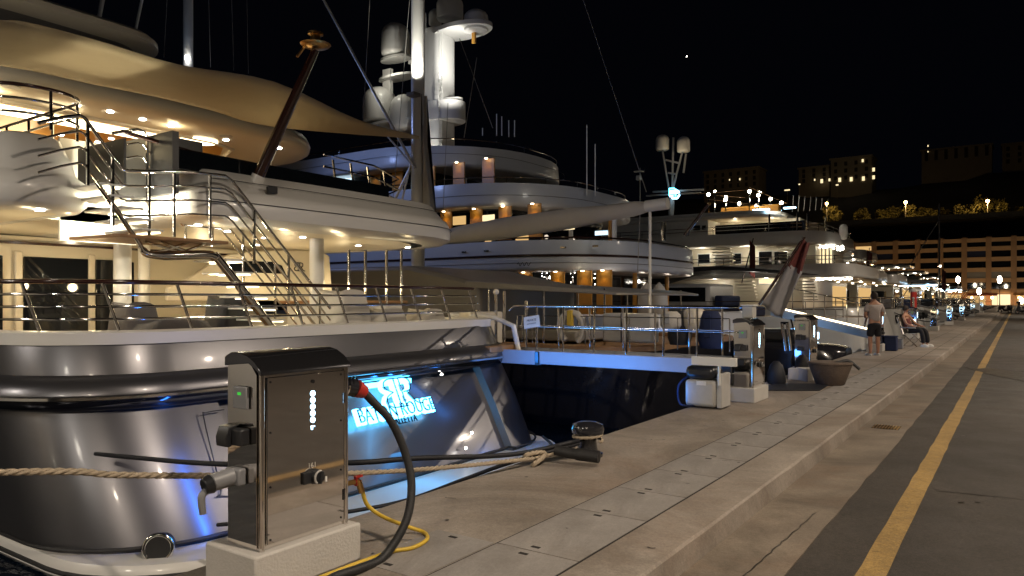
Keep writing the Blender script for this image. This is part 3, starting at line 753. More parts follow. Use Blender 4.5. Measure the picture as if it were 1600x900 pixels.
# ---- main deck overhang
prof = [(.55, 2.76), (.14, 2.78), (.02, 2.84), (0, 2.95), (.03, 3.12), (.08, 3.20), (.13, 3.22), (.36, 3.50), (.48, 3.50), (.48, 3.0)]
overhang(ya, 'bulwark', 'white_paint', -8.75, 5.55, 12.0, .35, -42, prof, 'cream_paint', bulge=.1, r2=1.9)
prof2 = [(.36, 2.76), (.12, 2.78), (.03, 2.86), (.0, 3.0), (.04, 3.14), (.12, 3.2), (.15, 3.24), (.20, 3.4), (.32, 3.66), (.40, 3.70), (.45, 3.68), (.45, 3.0)]
overhang(ya, 'bulwark', 'white_paint', -9.35, 3.35, 4.72, .62, -42, prof2, 'cream_paint')
MB().bb((-42, 4.4, 2.78), (-10.7, 5.9, 3.0)).build('stairwell_slab', 'cream_paint', ya)
# dark glass wind screens beside the stairs
MB().box((-10.0, 4.95, 3.45), (1.2, .03, .62)).build('wind_screen', 'black_plastic', ya)
MB().bb((-9.62, 5.62, 3.5), (-9.50, 6.1, 3.92)).build('wind_screen', 'black_plastic', ya)
MB().bb((-9.3, 5.6, 3.46), (-9.27, 9.6, 3.72)).build('wind_screen', 'glass', ya)
MB().bb((-11.4, 5.44, 3.1), (-9.15, 5.53, 3.92)).build('wind_screen', 'black_plastic', ya)
for zz_ in (3.36, 3.04): MB().tube([p_ for p_ in spath(-8.75 + (.0 if zz_ < 3.2 else -.20), 5.55 + (.0 if zz_ < 3.2 else .20), 12.0, .4, -20, zz_, bulge=.1, r2=1.85) if p_.y > 5.8], .005, 4).build('panel_seam', 'black_rubber', ya)
# dark handrail above that bulwark
hp = [at(190, 205, x=-9.5), at(300, 238, x=-9.5), at(395, 256, x=-9.5), at(480, 285, x=-9.5), at(560, 300, x=-9.5), at(600, 318, x=-9.5)]
mb = MB().tube(hp, .03, 8); mb.build('handrail', 'varnish', ya, 60)
for q in hp[1:]: MB().cyl(q - Vector((0, 0, .28)), q, .02, n=8).build('stanchion', 'chrome', ya)
hp2 = [q - Vector((0, 0, .16)) for q in hp[1:]]; MB().tube(hp2, .014, 6).build('rail_bar', 'chrome', ya, 60)
# aft starboard railings of that deck
for k, z in enumerate((3.66, 3.86, 4.06)):
    MB().tube([(-9.5, 8.3, z + .05), (-9.35, 9.3, z), (-9.6, 10.2, z - .1), (-11, 11.2, z)], .016, 6).build('rail_bar', 'chrome', ya)
for y in (8.5, 8.9, 9.3, 9.7): MB().cyl((-9.4, y, 3.5), (-9.5, y, 4.05), .018, n=8).build('stanchion', 'chrome', ya)
# port pulpit railing
for h in (.16, .32, .48):
    pth = [Vector(p) + Vector((0, 0, h)) for p in spath(-9.5, 3.5, 4.62, .5, -14, 3.72, n=6)]
    MB().tube(pth, .022 if h > .4 else .016, 8).build('rail_bar', 'varnish' if h > .4 else 'chrome', ya, 60)
for p in resample(spath(-9.5, 3.5, 4.62, .5, -14, 3.72, n=6), .7): MB().cyl(p, p + Vector((0, 0, .48)), .018, n=8).build('stanchion', 'chrome', ya)
# ---- second overhang with the amber ceiling
prof = [(.5, 5.05), (.16, 5.07), (.03, 5.14), (0, 5.26), (.08, 5.42), (.45, 5.6), (.5, 5.6)]
overhang(ya, 'sundeck_edge', 'cream_paint', -12.85, 3.3, 12.1, 2.2, -40, prof, 'cream_paint', deck_m='white_paint', bulge=.1)
cl = MB(); cc = [(-14.2, 4.3), (-14.2, 9.2), (-14.5, 9.8), (-15.2, 10.2), (-19.5, 10.2), (-19.5, 4.3)]
cl.add([(x, y, 5.044) for x, y in cc], [tuple(range(6))]).build('ceiling_panel', 'amber_wood', ya, 0, normals=False)
MB().tube([(x + .08 * (1 if i < 3 else 0), y, 5.04) for i, (x, y) in enumerate([(-14.1, 3.8), (-14.1, 9.2), (-14.45, 9.95), (-15.2, 10.35), (-19, 10.35)])], .05, 8).build('ceiling_trim', 'cream_paint', ya, 60)
MB().bb((-15.0, 4.6, 5.02), (-14.35, 8.3, 5.043)).build('ceiling_light', 'strip_warm', ya, 0)
MB().bb((-16.9, 4.4, 5.02), (-16.6, 7.2, 5.043)).build('ceiling_light', 'strip_warm', ya, 0)
MB().bb((-16.6, 4.6, 5.02), (-14.75, 4.85, 5.043)).build('ceiling_light', 'strip_warm', ya, 0)
for px, py in ((310, 221), (262, 229)):
    q = at(px, py, z=5.03); MB().lathe(q, [(.38, .012), (.38, -.01), (.01, -.01)], 24).build('ceiling_light', 'strip_warm', ya, 0)
light((-14.6, 6.5, 4.9), 45, DECK, .4, ya); light((-16.5, 6.5, 4.8), 40, DECK, .4, ya); light((-15.8, 9.2, 4.8), 25, DECK, .3, ya)
for px, py in ((120, 165), (172, 175), (223, 187), (267, 197), (353, 219), (95, 211), (174, 217), (153, 222), (436, 232), (37, 212)):
    q = at(px, py, z=5.04); MB().lathe(q, [(.055, .01), (.055, -.006), (.01, -.006)], 12).build('downlight', 'lamp_white', ya, 0)
for px, py in ((17, 136), (353, 213)):
    q = at(px, py, z=5.046); MB().lathe(q, [(.13, .01), (.13, -.004), (.01, -.004)], 16).build('speaker', 'pale_plastic', ya, 0)
light((-13.4, 8, 4.95), 10, DECK, .1, ya); light((-13.5, 5, 4.95), 10, DECK, .1, ya)
MB().bb((-20.2, 4.0, 3.0), (-20.0, 11.5, 5.05)).build('saloon_wall', 'cream_paint', ya)
MB().bb((-19.99, 4.4, 3.1), (-19.97, 8.4, 4.8)).build('window', 'glass', ya)
for x, y in ((-14.4, 10.9), (-14.4, 4.2)): MB().cyl((x, y, 3.0), (x, y, 5.06), .10, n=16).build('column', 'cream_paint', ya)
# ---- third overhang
prof = [(.5, 7.3), (.1, 7.32), (0, 7.38), (.0, 7.5), (.1, 7.58), (.4, 7.6)]
overhang(ya, 'top_deck_edge', 'cream_paint', -15.6, 3.6, 9.5, 1.2, -36, prof, 'grey_paint', deck_m='white_paint', bulge=.1)
MB().bb((-36, 4.3, 5.6), (-19, 11, 7.3)).build('bridge_deck_wall', 'dark_paint', ya, bevel=.1)
light((-14.5, 4, 6.4), 4, DECK, .3, ya)
# ---- shade sail and its poles
top_ = [(-60, 22, -9.6), (0, 31, -9.6), (40, 34, -9.6), (150, 62, -9.6), (280, 101, -9.6), (430, 128, -9.6), (560, 187, -9.8), (655, 213, -10.0)]
bot_ = [(-60, 92, -12.4), (0, 102, -12.4), (60, 112, -12.3), (140, 130, -12.2), (240, 150, -12.0), (330, 172, -11.6), (430, 198, -11.0), (655, 217, -10.1)]
A = smoothpath([at(a, b, x=c) for a, b, c in top_], 4); B = smoothpath([at(a, b, x=c) for a, b, c in bot_], 4)
rws = []
for i in range(9):
    t_ = i / 8; rws.append([a.lerp(b, t_) - Vector((0, 0, .07 * 4 * t_ * (1 - t_) * min(1, (len(A) - j) / 12))) for j, (a, b) in enumerate(zip(A, B))])
sail = MB().rings(rws, closed=False, cap=False).build('shade_sail', 'canvas', None, 60)
sm = sail.modifiers.new('thickness', 'SOLIDIFY'); sm.thickness = .008
tagit(sail, 'broad tan shade sail stretched over the aft deck of the grey yacht', 'shade sail')
light((-10.6, 5.0, 4.0), 9, DECK, .3, ya); light((-10.6, 8.2, 4.0), 9, DECK, .3, ya)
pl = thing('awning_pole', 'dark varnished awning pole leaning out under the shade sail', 'pole', at(402, 280, x=-9.15))
pa_, pb_ = at(402, 280, x=-9.12), at(493, 78, x=-8.4)
MB().tube([pa_, pa_.lerp(pb_, .5), pb_], [.085, .075, .055], 14).build('pole', 'varnish', pl)
MB().cyl(pa_ - (pb_ - pa_).normalized() * .28, pa_ + (pb_ - pa_).normalized() * .06, .10, n=14).build('foot', 'white_paint', pl)
hd = MB().lathe(pb_ + Vector((0, 0, .05)), [(.04, -.03), (.19, 0), (.22, .03), (.08, .06), (.07, .16), (.11, .17), (.11, .2), (.01, .2)], 20).build('pole_head', 'brass', pl)
MB().cyl(pb_ + Vector((-.1, -.1, .05)), pb_ + Vector((-.16, -.2, -.12)), .02, n=8).build('hook', 'brass', pl)
MB().box(at(425, 297, x=-8.86), (.06, .16, .10)).build('deck_speaker', 'black_plastic', ya, bevel=.01)
# ---- stairs
def sx(px, py, x=-8.8): return at(px, py, x=x)
near_top = [sx(60, 192), sx(95, 184), sx(124, 180), sx(132, 184), sx(190, 264), sx(200, 267), sx(300, 269), sx(352, 275), sx(362, 282), sx(516, 482)]
far_top = [at(175, 208, x=-9.7), at(215, 202, x=-9.7), at(224, 205, x=-9.7), at(285, 292, x=-9.7), at(345, 300, x=-9.7), at(490, 490, x=-9.7)]
st = thing('boarding_stairs', 'chrome railed boarding stairs with glowing steps on the aft deck', 'stairs', (-9.2, 6, .76))
mb = MB()
for dz in (0, -.18, -.36, -.54):
    mb.tube([p + Vector((0, 0, dz)) for p in near_top], .022 if dz == 0 else .014, 8); mb.tube([p + Vector((0, 0, dz)) for p in far_top], .022 if dz == 0 else .014, 8)
rl = mb.build('railing', 'chrome', st, 60)
for px, a, b in ((137, 190, 290), (176, 245, 353), (233, 267, 368), (272, 268, 370), (328, 272, 372), (397, 326, 412), (451, 396, 470), (500, 458, 520)):
    MB().cyl(sx(px, b), sx(px, a), .02, n=8).build('stanchion', 'chrome', rl)
for px, a, b in ((230, 214, 320), (290, 296, 385), (332, 300, 385), (380, 345, 440), (430, 410, 500)):
    MB().cyl(at(px, b, x=-9.7), at(px, a, x=-9.7), .018, n=8).build('stanchion', 'chrome', rl)
La, Lb = sx(182, 373), sx(352, 374)
MB().prism([(-8.72, La.y), (-8.72, Lb.y), (-9.75, Lb.y + .05), (-9.75, La.y - .1)], 2.44, 2.48).build('landing', 'teak', st, bevel=.008)
mb = MB()
for a, b in ((225, 290), (250, 300), (300, 240), (330, 280)): mb.tube([sx(a, 377, -9.0), sx(b, 396, -9.1)], .02, 6)
mb.build('bracket', 'chrome', st)
for xx in (-8.85, -9.6):
    sp = [at(150, 283, x=xx), at(212, 372, x=xx), at(222, 388, x=xx), at(240, 399, x=xx), at(318, 398, x=xx), at(335, 402, x=xx), at(350, 416, x=xx)]
    e = at(455, 552, x=xx); sp.append(e)
    MB().tube(smoothpath(sp, 4), [.03] * 9 + [.045] * 4 + [.062] * 16, 10).build('stringer', 'chrome', st, 60)
s0, s1 = at(150, 283, x=-8.85), at(232, 372, x=-8.85)
for k in range(5):
    q = s0.lerp(s1, (k + .2) / 5)
    td = MB().bb((-9.68, q.y - .02, q.z - .015), (-8.78, q.y + .26, q.z + .01)).build('tread', 'white_paint', st, bevel=.006)
    MB().bb((-9.6, q.y + .24, q.z - .03), (-8.86, q.y + .262, q.z - .017)).build('step_light', 'strip_warm', td, 0)
s0, s1 = at(350, 405, x=-8.85), at(455, 552, x=-8.85)
for k in range(8):
    q = s0.lerp(s1, (k + .3) / 8)
    td = MB().bb((-9.6, q.y - .03, q.z + .03), (-8.8, q.y + .24, q.z + .055)).build('tread', 'white_paint', st, bevel=.006)
    MB().bb((-9.55, q.y + .20, q.z + .012), (-8.85, q.y + .235, q.z + .028)).build('step_light', 'strip_warm', td, 0)
light((-9.35, 5.25, 2.95), 60, (1, .9, .66), .08, st)
light((-10.2, 5.2, 2.9), 60, (1, .88, .62), .1, st)
light((-9.3, 6.6, 2.3), 8, (1, .9, .66), .06, st)
MB().bb((-10.75, 4.75, 2.5), (-10.7, 5.9, 3.9)).build('stairwell_wall', 'white_paint', ya)
# ---- main deck: saloon wall, doors, columns
MB().bb((-13.9, 3.5, .76), (-13.7, 7.3, 2.76)).build('saloon_wall', 'cream_paint', ya)
MB().bb((-13.9, 3.5, 2.62), (-13.62, 12, 2.66)).build('trim', 'varnish', ya)
def wbox(px0, px1, z0, z1, x, m, nm, th=.03):
    a, b = at(px0, 450, x=x), at(px1, 450, x=x)
    return MB().bb((x - th, a.y, z0), (x, b.y, z1)).build(nm, m, ya, bevel=.02)
for px0, px1 in ((-60, 5), (37, 139), (150, 178)): wbox(px0, px1, .95, 2.42, -13.66, 'glass', 'window')
for px0, px1 in ((24, 36.5), (139.5, 149.5), (178.5, 187)): wbox(px0, px1, .8, 2.5, -13.62, 'cream_paint', 'door_frame', .06)
wbox(200, 210, .9, 2.4, -13.68, 'glass', 'window')
MB().bb((-16.3, 7.3, .76), (-16.1, 11.9, 2.76)).build('saloon_wall', 'cream_paint', ya)
MB().bb((-16.1, 7.2, .76), (-13.7, 7.3, 2.76)).build('side_wall', 'cream_paint', ya)
for px, x, r in ((191.5, -11.3, .125), (495, -10.1, .125), (225, -13.0, .10)):
    q = at(px, 450, x=x); MB().cyl((q.x, q.y, .76), (q.x, q.y, 2.78), r, n=24).build('column', 'white_paint', ya, 60)
# arched side coaming with monogram
def poly_at(pts, x): return [at(a, b, x=x) for a, b in pts]
arch = poly_at([(262, 450), (300, 432), (340, 405), (360, 397), (400, 392), (455, 391), (500, 391), (515, 400), (520, 470), (262, 470)], -12.6)
MB().rings([arch, [p + Vector((-.1, 0, 0)) for p in arch]]).build('coaming', 'cream_paint', ya, bevel=.02)
wn_ = poly_at([(345, 424), (360, 412), (385, 408), (425, 409), (440, 415), (446, 428)], -12.595)
MB().rings([wn_, [p + Vector((.012, 0, 0)) for p in wn_]]).build('window', 'glass', ya)
wn_ = poly_at([(318, 424), (325, 420), (340, 410), (326, 426)], -12.595)
lm = at(467, 417, x=-12.58)
mb = MB()
for pts in Rr + Br: mb.tube(smoothpath([lm + Vector((0, p[0] * .17, p[1] * .17)) for p in pts], 4), .011, 6)
mb.build('monogram', 'dark_chrome', ya)
# soffit downlights and warm light on the main deck
for px, py in ((62, 329), (112, 374), (112, 366), (310, 352), (355, 362), (402, 383), (473, 371), (637, 387), (413, 372), (560, 384)):
    q = at(px, py, z=2.755)
    if q.x < -16 or q.x > -8.8: continue
    MB().lathe(q, [(.05, .012), (.05, -.004), (.01, -.004)], 12).build('downlight', 'lamp_white', ya, 0)
for x, y, p in ((-10.2, 4.2, 24), (-12.4, 4.2, 28), (-12.4, 6.0, 24), (-11.2, 7.4, 26), (-10.2, 9.4, 18), (-11.8, 9.4, 22), (-12.2, 11.2, 9), (-14.8, 9.5, 24), (-9.6, 10.9, 4)):
    light((x, y, 1.95), p, DECK, .08, ya)
# teak topped counter, sofa, covered furniture
MB().bb((-11.6, 9.2, .76), (-10.6, 11.4, 1.62)).build('bar_counter', 'white_paint', ya, bevel=.06)
MB().bb((-11.7, 9.1, 1.62), (-10.5, 11.45, 1.68)).build('counter_top', 'teak', ya, bevel=.02)
for a, b in ((545, 571), (604, 627)):
    p0_, p1_ = at(a, 391, x=-10.3), at(b, 391, x=-10.3)
    z0 = 1.6
    MB().tube([Vector((-10.3, p0_.y, z0)), p0_, p1_, Vector((-10.3, p1_.y, z0))], .028, 8).build('grab_rail', 'chrome', ya, 60)
def cushion(name, label, px, py, size, m, x=-9.6, rz=0, sx_=1):
    q = at(px, py, x=x)
    mb = MB(); n_ = 7; rs = []
    W, D, H = size
    for i in range(n_):
        t_ = i / (n_ - 1); s_ = 1 - .25 * t_ ** 3; z = .78 + H * t_
        rs.append([Vector((x + D / 2 * s_ * math.copysign(abs(cos(a)) ** .5, cos(a)) * (1 + .05 * sin(5 * a + i)), q.y + W / 2 * s_ * math.copysign(abs(sin(a)) ** .5, sin(a)) * (1 + .04 * cos(4 * a + i * 1.3)), z + .04 * sin(3 * a + 2) * t_)) for a in [2 * pi * j / 28 for j in range(28)]])
    return tagit(mb.rings(rs).build(name, m, None, 60), label, name.replace('_', ' '))
cushion('deck_sofa', 'white rounded deck sofa beside the white column on the aft deck', 535, 470, (.85, .8, 1.05), 'white_canvas', -9.3)
cushion('deck_chair', 'white cushioned deck chair near the sofa, under the counter', 600, 480, (.8, .7, .75), 'white_canvas', -9.0)
cushion('deck_chair', 'white deck chair at the right end of the aft deck railing', 665, 480, (.7, .7, .72), 'white_canvas', -9.0)
cushion('covered_table', 'low table under a dark cover behind the aft rail', 262, 500, (1.3, .9, .62), 'dark_canvas', -9.7)
cushion('covered_chair', 'chair under a black cover to the left of the stair foot', 355, 480, (.6, .6, .95), 'black_canvas', -9.9)
cushion('sun_pad', 'pale cushion lying flat at the foot of the stairs', 400, 500, (1.2, .8, .50), 'white_canvas', -9.6)
cushion('covered_chair', 'chair under a dark grey cover left of the covered table', 210, 480, (.6, .6, .85), 'dark_canvas', -9.9)
# ================================================================== GANGWAY
gy0, gy1 = 11.0, 11.65
gw = thing('gangway', 'pale blue lit gangway with a chrome rail from grey yacht to quay', 'gangway', (-3.8, 11.3, QZ))
MB().bb((-8.3, gy0, .54), (-6.98, gy0 + .08, .79)).build('beam', 'gangway_paint', gw, bevel=.008)
MB().bb((-6.96, gy0 - .02, .56), (-3.75, gy0 + .08, .79)).build('beam', 'gangway_paint', gw, bevel=.008)
MB().bb((-8.3, gy1 - .08, .52), (-3.75, gy1, .80)).build('beam', 'gangway_paint', gw, bevel=.008)
MB().bb((-8.3, gy0 + .08, .70), (-3.75, gy1 - .08, .74)).build('walkway', 'grey_paint', gw)
MB().bb((-7.05, gy0 - .03, .55), (-6.98, gy0 + .0, .78)).build('hinge', 'dark_chrome', gw, bevel=.004)
MB().bb((-4.2, gy0 - .01, .28), (-3.7, gy1, .53)).build('foot', 'grey_paint', gw, bevel=.01)
MB().cyl((-3.72, gy0, .23), (-3.72, gy1, .23), .08, n=14).build('roller', 'black_rubber', gw)
mb = MB()
for yy_ in (gy0 + .04, gy1 - .04):
    mb.tube([(-7.65, yy_, 1.50), (-7.55, yy_, 1.58), (-3.45, yy_, 1.58)], .02, 8)
    mb.tube([(-7.45, yy_, 1.22), (-3.45, yy_, 1.20)], .009, 6)
gr = mb.build('railing', 'chrome', gw, 60)
for x in (-7.05, -6.5, -5.9, -5.3, -4.65, -4.1): MB().cyl((x, gy0 + .02, .80), (x, gy0 + .04, 1.58), .018, n=8).build('stanchion', 'chrome', gr)
for x in (-6.95, -6.3, -5.65, -5.05, -4.45, -3.9): MB().cyl((x, gy1 - .02, .80), (x, gy1 - .04, 1.58), .018, n=8).build('stanchion', 'chrome', gr)
light((-6.3, 10.35, .62), 13, (.04, .29, 1), .1, gw, size=(2.6, .2), aim=(-6.3, 11.2, .66))
light((-5.0, 10.0, .35), 10, (.06, .3, 1), .1, gw, size=(2.0, .2), aim=(-5.0, 11.2, .66))
sg = thing('notice_board', 'small white notice tied to the rail at the gangway entrance', 'notice', at(834, 505, y=gy0))
a, b, c_, d_ = at(818, 496, y=gy0), at(842, 492, y=gy0), at(844, 510, y=gy0), at(819, 514, y=gy0)
MB().rings([[a, b, c_, d_], [q + Vector((0, .008, 0)) for q in (a, b, c_, d_)]]).build('sheet', 'white_paint', sg, 0)
ct = (a + b + c_ + d_) / 4
text_mb('PRIVATE', .055, ct + Vector((0, -.004, .03)), (b - a), (0, 0, 1), .001).build('lettering', 'black_plastic', sg, 0)
text_mb('NO BOARDING', .028, ct + Vector((0, -.004, -.03)), (b - a), (0, 0, 1), .001).build('lettering', 'black_plastic', sg, 0)
# ---- grey box unit at the quay end
u0 = at(1127, 633, z=QZ)
ub = thing('gangway_unit', 'grey rounded box with a dark lid at the quay end of the gangway', 'control unit', (u0.x, u0.y, QZ))
ux, uy = -3.72, 10.15
MB().bb((ux - .24, uy, QZ + .02), (ux + .22, uy + .42, QZ + .40)).build('body', 'pale_plastic', ub, bevel=.05)
MB().bb((ux - .24, uy + .0, QZ + .41), (ux + .20, uy + .42, QZ + .60)).build('lid', 'black_plastic', ub, bevel=.07)
MB().bb((ux + .225, uy + .02, QZ + .02), (ux + .30, uy + .40, QZ + .50)).build('side_plate', 'pale_plastic', ub, bevel=.01)
MB().bb((ux - .06, uy - .006, QZ + .33), (ux + .08, uy - .001, QZ + .39)).build('badge', 'white_paint', ub, 0)
MB().bb((ux - .12, uy - .05, QZ + .62), (ux + .52, uy + .02, QZ + .74)).build('bracket_beam', 'white_paint', ub, bevel=.005)
MB().cyl((ux + .28, uy - .03, QZ + .35), (ux + .28, uy - .03, QZ + .64), .02, n=8).build('bracket_leg', 'white_paint', ub)
sg2 = thing('junction_box', 'small white junction box on top of the second pedestal', 'junction box', (-3.42, 11.5, 1.42))
MB().bb((-3.5, 11.35, 1.42), (-3.34, 11.55, 1.60)).build('body', 'pale_plastic', sg2, bevel=.01)
MB().bb((-3.52, 11.33, 1.60), (-3.32, 11.57, 1.62)).build('cover', 'white_paint', sg2, bevel=.004)
tagit(MB().tube(smoothpath([(-3.95, 10.4, .62), (-4.1, 10.3, .45), (-4.12, 10.35, .2), (-3.9, 10.1, .18), (-3.6, 10.6, .18)], 8), .015, 8).build('blue_cord', 'navy_canvas', None, 60), 'dark blue cord curling beside the grey gangway box', 'cord')
# ================================================================== YACHT B : sailing yacht between the two big motor yachts
yb = thing('sailing_yacht', 'dark hulled sailing yacht with a white mast and furled boom', 'sailing yacht', (-7, 17, WZ))
B0, B1 = 13.6, 20.4
rows = [spath(x, B0 + i, B1 - i, 1.2, -34, z, bow=12) for z, x, i in ((-1.5, -6.9, .5), (-.6, -6.6, .15), (.25, -6.3, 0), (.62, -6.25, 0))]
MB().rings(rows, closed=False).build('hull', 'dark_paint', yb, 40)
b = spath(-6.3, B0 + .05, B1 - .05, 1.2, -34, .63, bow=12); MB().add(b, [tuple(range(len(b)))[::-1]]).build('deck', 'teak', yb, 0, normals=False)
rows = [spath(-6.25 + o, B0 - o, B1 + o, 1.2, -34, z, bow=12) for z, o in ((.60, 0.0), (.62, .03), (.72, .03), (.74, 0), (.74, -.12), (.6, -.12))]
MB().rings(rows, closed=False).build('toe_rail', 'teak', yb, 40)
# dark grey coachroof and long flat bimini
a0, a1, a2, a3 = at(600, 436, y=15), at(800, 433, y=15), at(862, 459, y=15), at(1000, 458, y=15)
def slabx(x0, x1, y0, y1, z0, z1, nm, m, par, r=.1, bevel=.04, taper=0.0):
    return MB().bb((x0, y0, z0), (x1, y1, z1)).build(nm, m, par, bevel=bevel)
sec = [(-18.5, 2.62), (-13.4, 2.60), (-12.4, 2.40), (-11.0, 2.12), (-11.0, .7), (-18.5, .7)]
MB().rings([[Vector((x, y, z)) for x, z in sec] for y in (14.6, 19.4)]).build('coachroof', 'grey_paint', yb, bevel=.12)
sec = [(-11.4, 2.17), (-7.7, 1.93), (-7.2, 1.85), (-7.2, 1.80), (-11.4, 2.0)]
MB().rings([[Vector((x, y, z)) for x, z in sec] for y in (14.5, 19.5)]).build('bimini', 'grey_paint', yb, bevel=.02)
for x in (-7.6, -9.2, -10.8):
    for y in (14.7, 19.2): MB().cyl((x, y, .65), (x, y, 1.95), .025, n=8).build('bimini_post', 'chrome', yb)
MB().bb((-13, 15.2, .7), (-8.6, 18.8, .95)).build('cockpit_sole', 'grey_paint', yb, bevel=.05)
MB().bb((-14.8, 14.5, .92), (-12.6, 14.54, 1.08)).build('cabin_light', 'strip_warm', yb, 0)
# masts, boom, rigging
mz = at(653, 468, y=17.2)
sd = thing('mizzen_spar', 'thick white mast standing between the shade sail and the lit tower', 'mast', (mz.x, mz.y, .7))
def mast(par, p, r, z0, z1, m='white_paint', nm='mast', n=16):
    return MB().lathe((p.x, p.y, 0), [(r, z0), (r, z1 * .7 + z0 * .3), (r * .8, z1)], n).build(nm, m, par, 60)
bpy.data.objects.remove(sd)
mast(yb, mz, .21, .7, 27, nm='mizzen_mast')
tc = [at(659, 150, y=17.25), at(664, 215, y=17.25), at(683, 378, y=17.25), at(664, 382, y=17.25), at(662, 150, y=17.25)]
MB().rings([[p + Vector((0, -.12, 0)) for p in tc], [p + Vector((0, .12, 0)) for p in tc]]).build('stowed_sail', 'white_canvas', yb, bevel=.04)
bm0, bm1 = at(672, 374, y=16.8), at(1028, 321, y=16.2)
ring = []
for i in range(13):
    t_ = i / 12; c_ = bm0.lerp(bm1, t_); hh = .17 + .12 * sin(pi * min(1, t_ * 1.15)); 
    if i in (0, 12): hh *= .45
    ring.append([c_ + Vector((0, .17 * cos(a) * (hh / .3), hh * sin(a) + .02 * sin(7 * a + i))) for a in [2 * pi * j / 18 for j in range(18)]])
MB().rings(ring).build('boom_with_furled_sail', 'white_canvas', yb, 60)
MB().tube([bm1 + Vector((-.3, 0, 0)), bm1 + Vector((.25, 0, .03))], .14, 12).build('boom_end', 'white_paint', yb, 50)
MB().cyl((bm1.x - .2, bm1.y, .7), (bm1.x - .2, bm1.y, bm1.z - .1), .035, n=8).build('boom_crutch', 'white_paint', yb)
mm = at(294, 100, y=17)
mast(yb, mm, .19, .7, 38, m='cool_white', nm='main_mast')
light((mm.x + 1.2, mm.y - 1.0, 8.5), 90, COOL, .1, yb, spot=70, aim=(mm.x, mm.y, 16))
MB().box((mm.x + .25, mm.y - .2, at(284, 97, y=17).z), (.12, .12, .1)).build('mast_light', 'lamp_white', yb)
# spreader floodlight on the mizzen mast
ml = at(640, 149, y=16.6)
MB().box(at(646, 148, y=16.75), (.3, .3, .1)).build('spreader_light', 'grey_paint', yb)
light((mz.x + .45, mz.y - .75, at(650, 140, y=17).z), 420, (1, .97, .85), .05, yb, spot=80, aim=(mz.x, mz.y, at(650, 40, y=17).z))
for (x0, y0_, x1, y1_, r, nm) in ((506, 0, 648, 262, .045, 'backstay'), (590, 195, 648, 262, .03, 'backstay'), (655, 235, 600, 345, .05, 'strut'), (655, 200, 626, 322, .03, 'strut')):
    p, q = at(x0, y0_, y=17.1), at(x1, y1_, y=16.9)
    if nm == 'backstay' and x0 == 506: p = p + (p - q) * .8
    MB().cyl(p, q, r, n=8).build(nm, 'white_paint', yb)
for (x0, y0_, x1, y1_) in ((578, 0, 566, 210), (361, -40, 365, 110), (385, -40, 388, 115), (325, -40, 329, 105), (262, -20, 256, 90), (905, -20, 1010, 300), (700, 160, 690, 380), (718, 60, 770, 200), (598, 290, 603, 430), (640, 0, 612, 340), (1000, 330, 995, 460), (660, 300, 657, 440), (745, 90, 725, 215)):
    MB().cyl(at(x0, y0_, y=17.5), at(x1, y1_, y=17.5), .010, n=5).build('rigging_wire', 'cord', yb)
for (x0, y0_, x1, y1_) in ((166, -30, 152, 42), (226, -20, 209, 60)):
    MB().cyl(at(x0, y0_, y=17.0), at(x1, y1_, y=17.0), .10 if x0 < 200 else .06, n=8).build('spreader', 'cool_white', yb)
# stern gear of the sailing yacht seen through the gangway rail
lf = at(893, 512, y=13.75)
t = thing('life_ring', 'horseshoe life ring with a yellow strap hung on the sailing yacht rail', 'life ring', lf)
MB().tube([lf + Vector((.30 * cos(a), 0, .33 * sin(a))) for a in [radians(-60 + i * 30 * 10 / 10) for i in range(11)]], .075, 10).build('ring', 'white_canvas', t, 60)
MB().box(lf + Vector((0, -.05, .2)), (.14, .1, .35)).build('strap', 'yellow_hose', t, bevel=.02)
for i, (px, py, w, h, m, nm, lb) in enumerate(((985, 512, .85, .62, 'pale_plastic', 'storage_box', 'pair of pale storage lockers seen through the gangway rail'), (1048, 500, .42, .35, 'white_canvas', 'padded_bench', 'white and black padded seat behind the gangway rail'), (1062, 512, .5, .7, 'black_canvas', 'covered_engine', 'outboard engine under a black cover behind the gangway rail'), (1085, 498, .5, .45, 'cream_paint', 'deck_box', 'small tan deck box at the sailing yacht stern'), (1110, 515, .5, .75, 'navy_canvas', 'winch_cover', 'dark blue winch cover near the quay end of the gangway'))):
    q = at(px, py, y=14.4 if i != 1 else 14.0)
    t = thing(nm, lb, nm.replace('_', ' '), (q.x, q.y, q.z - h / 2))
    mb = MB()
    if i == 0:
        for k in (-1, 1): MB().box(q + Vector((k * .3, 0, 0)), (.56, .4, h)).build('locker', m, t, bevel=.05)
        MB().box(q + Vector((-.1, -.22, 0)), (.03, .03, h)).build('strap', 'black_rubber', t)
    else:
        MB().rings([[q + Vector((w / 2 * s_ * cos(a), .2 * s_ * sin(a), -h / 2 + h * k / 5)) for a in [2 * pi * j / 16 for j in range(16)]] for k, s_ in enumerate((.8, 1, 1, 1, .95, .6))]).build('body', m, t, 60)
        MB().box(q + Vector((0, -.2, h * .1)), (w * .3, .03, h * .6)).build('panel', 'pale_plastic' if i == 1 else m, t, bevel=.01)
for (a0_, a1_) in ((808, 840), (850, 1140)):
    p, q = at(a0_, 497, y=13.7), at(a1_, 497, y=13.7)
    bs = [Vector((p.lerp(q, k / 8).x, 13.7, .72)) for k in range(9)]
    railing(yb, bs, [.35, .62], r=.010, posts=bs[::2], post_r=.014, split=False)
MB().bb((-12.4, 14.2, .75), (-6.8, 14.3, .86)).build('coaming_light', 'strip_warm', yb, 0) if False else None
light((-9, 15.5, 1.7), 6, DECK, .1, yb); light((-6.9, 14.6, 1.6), 3, DECK, .1, yb)
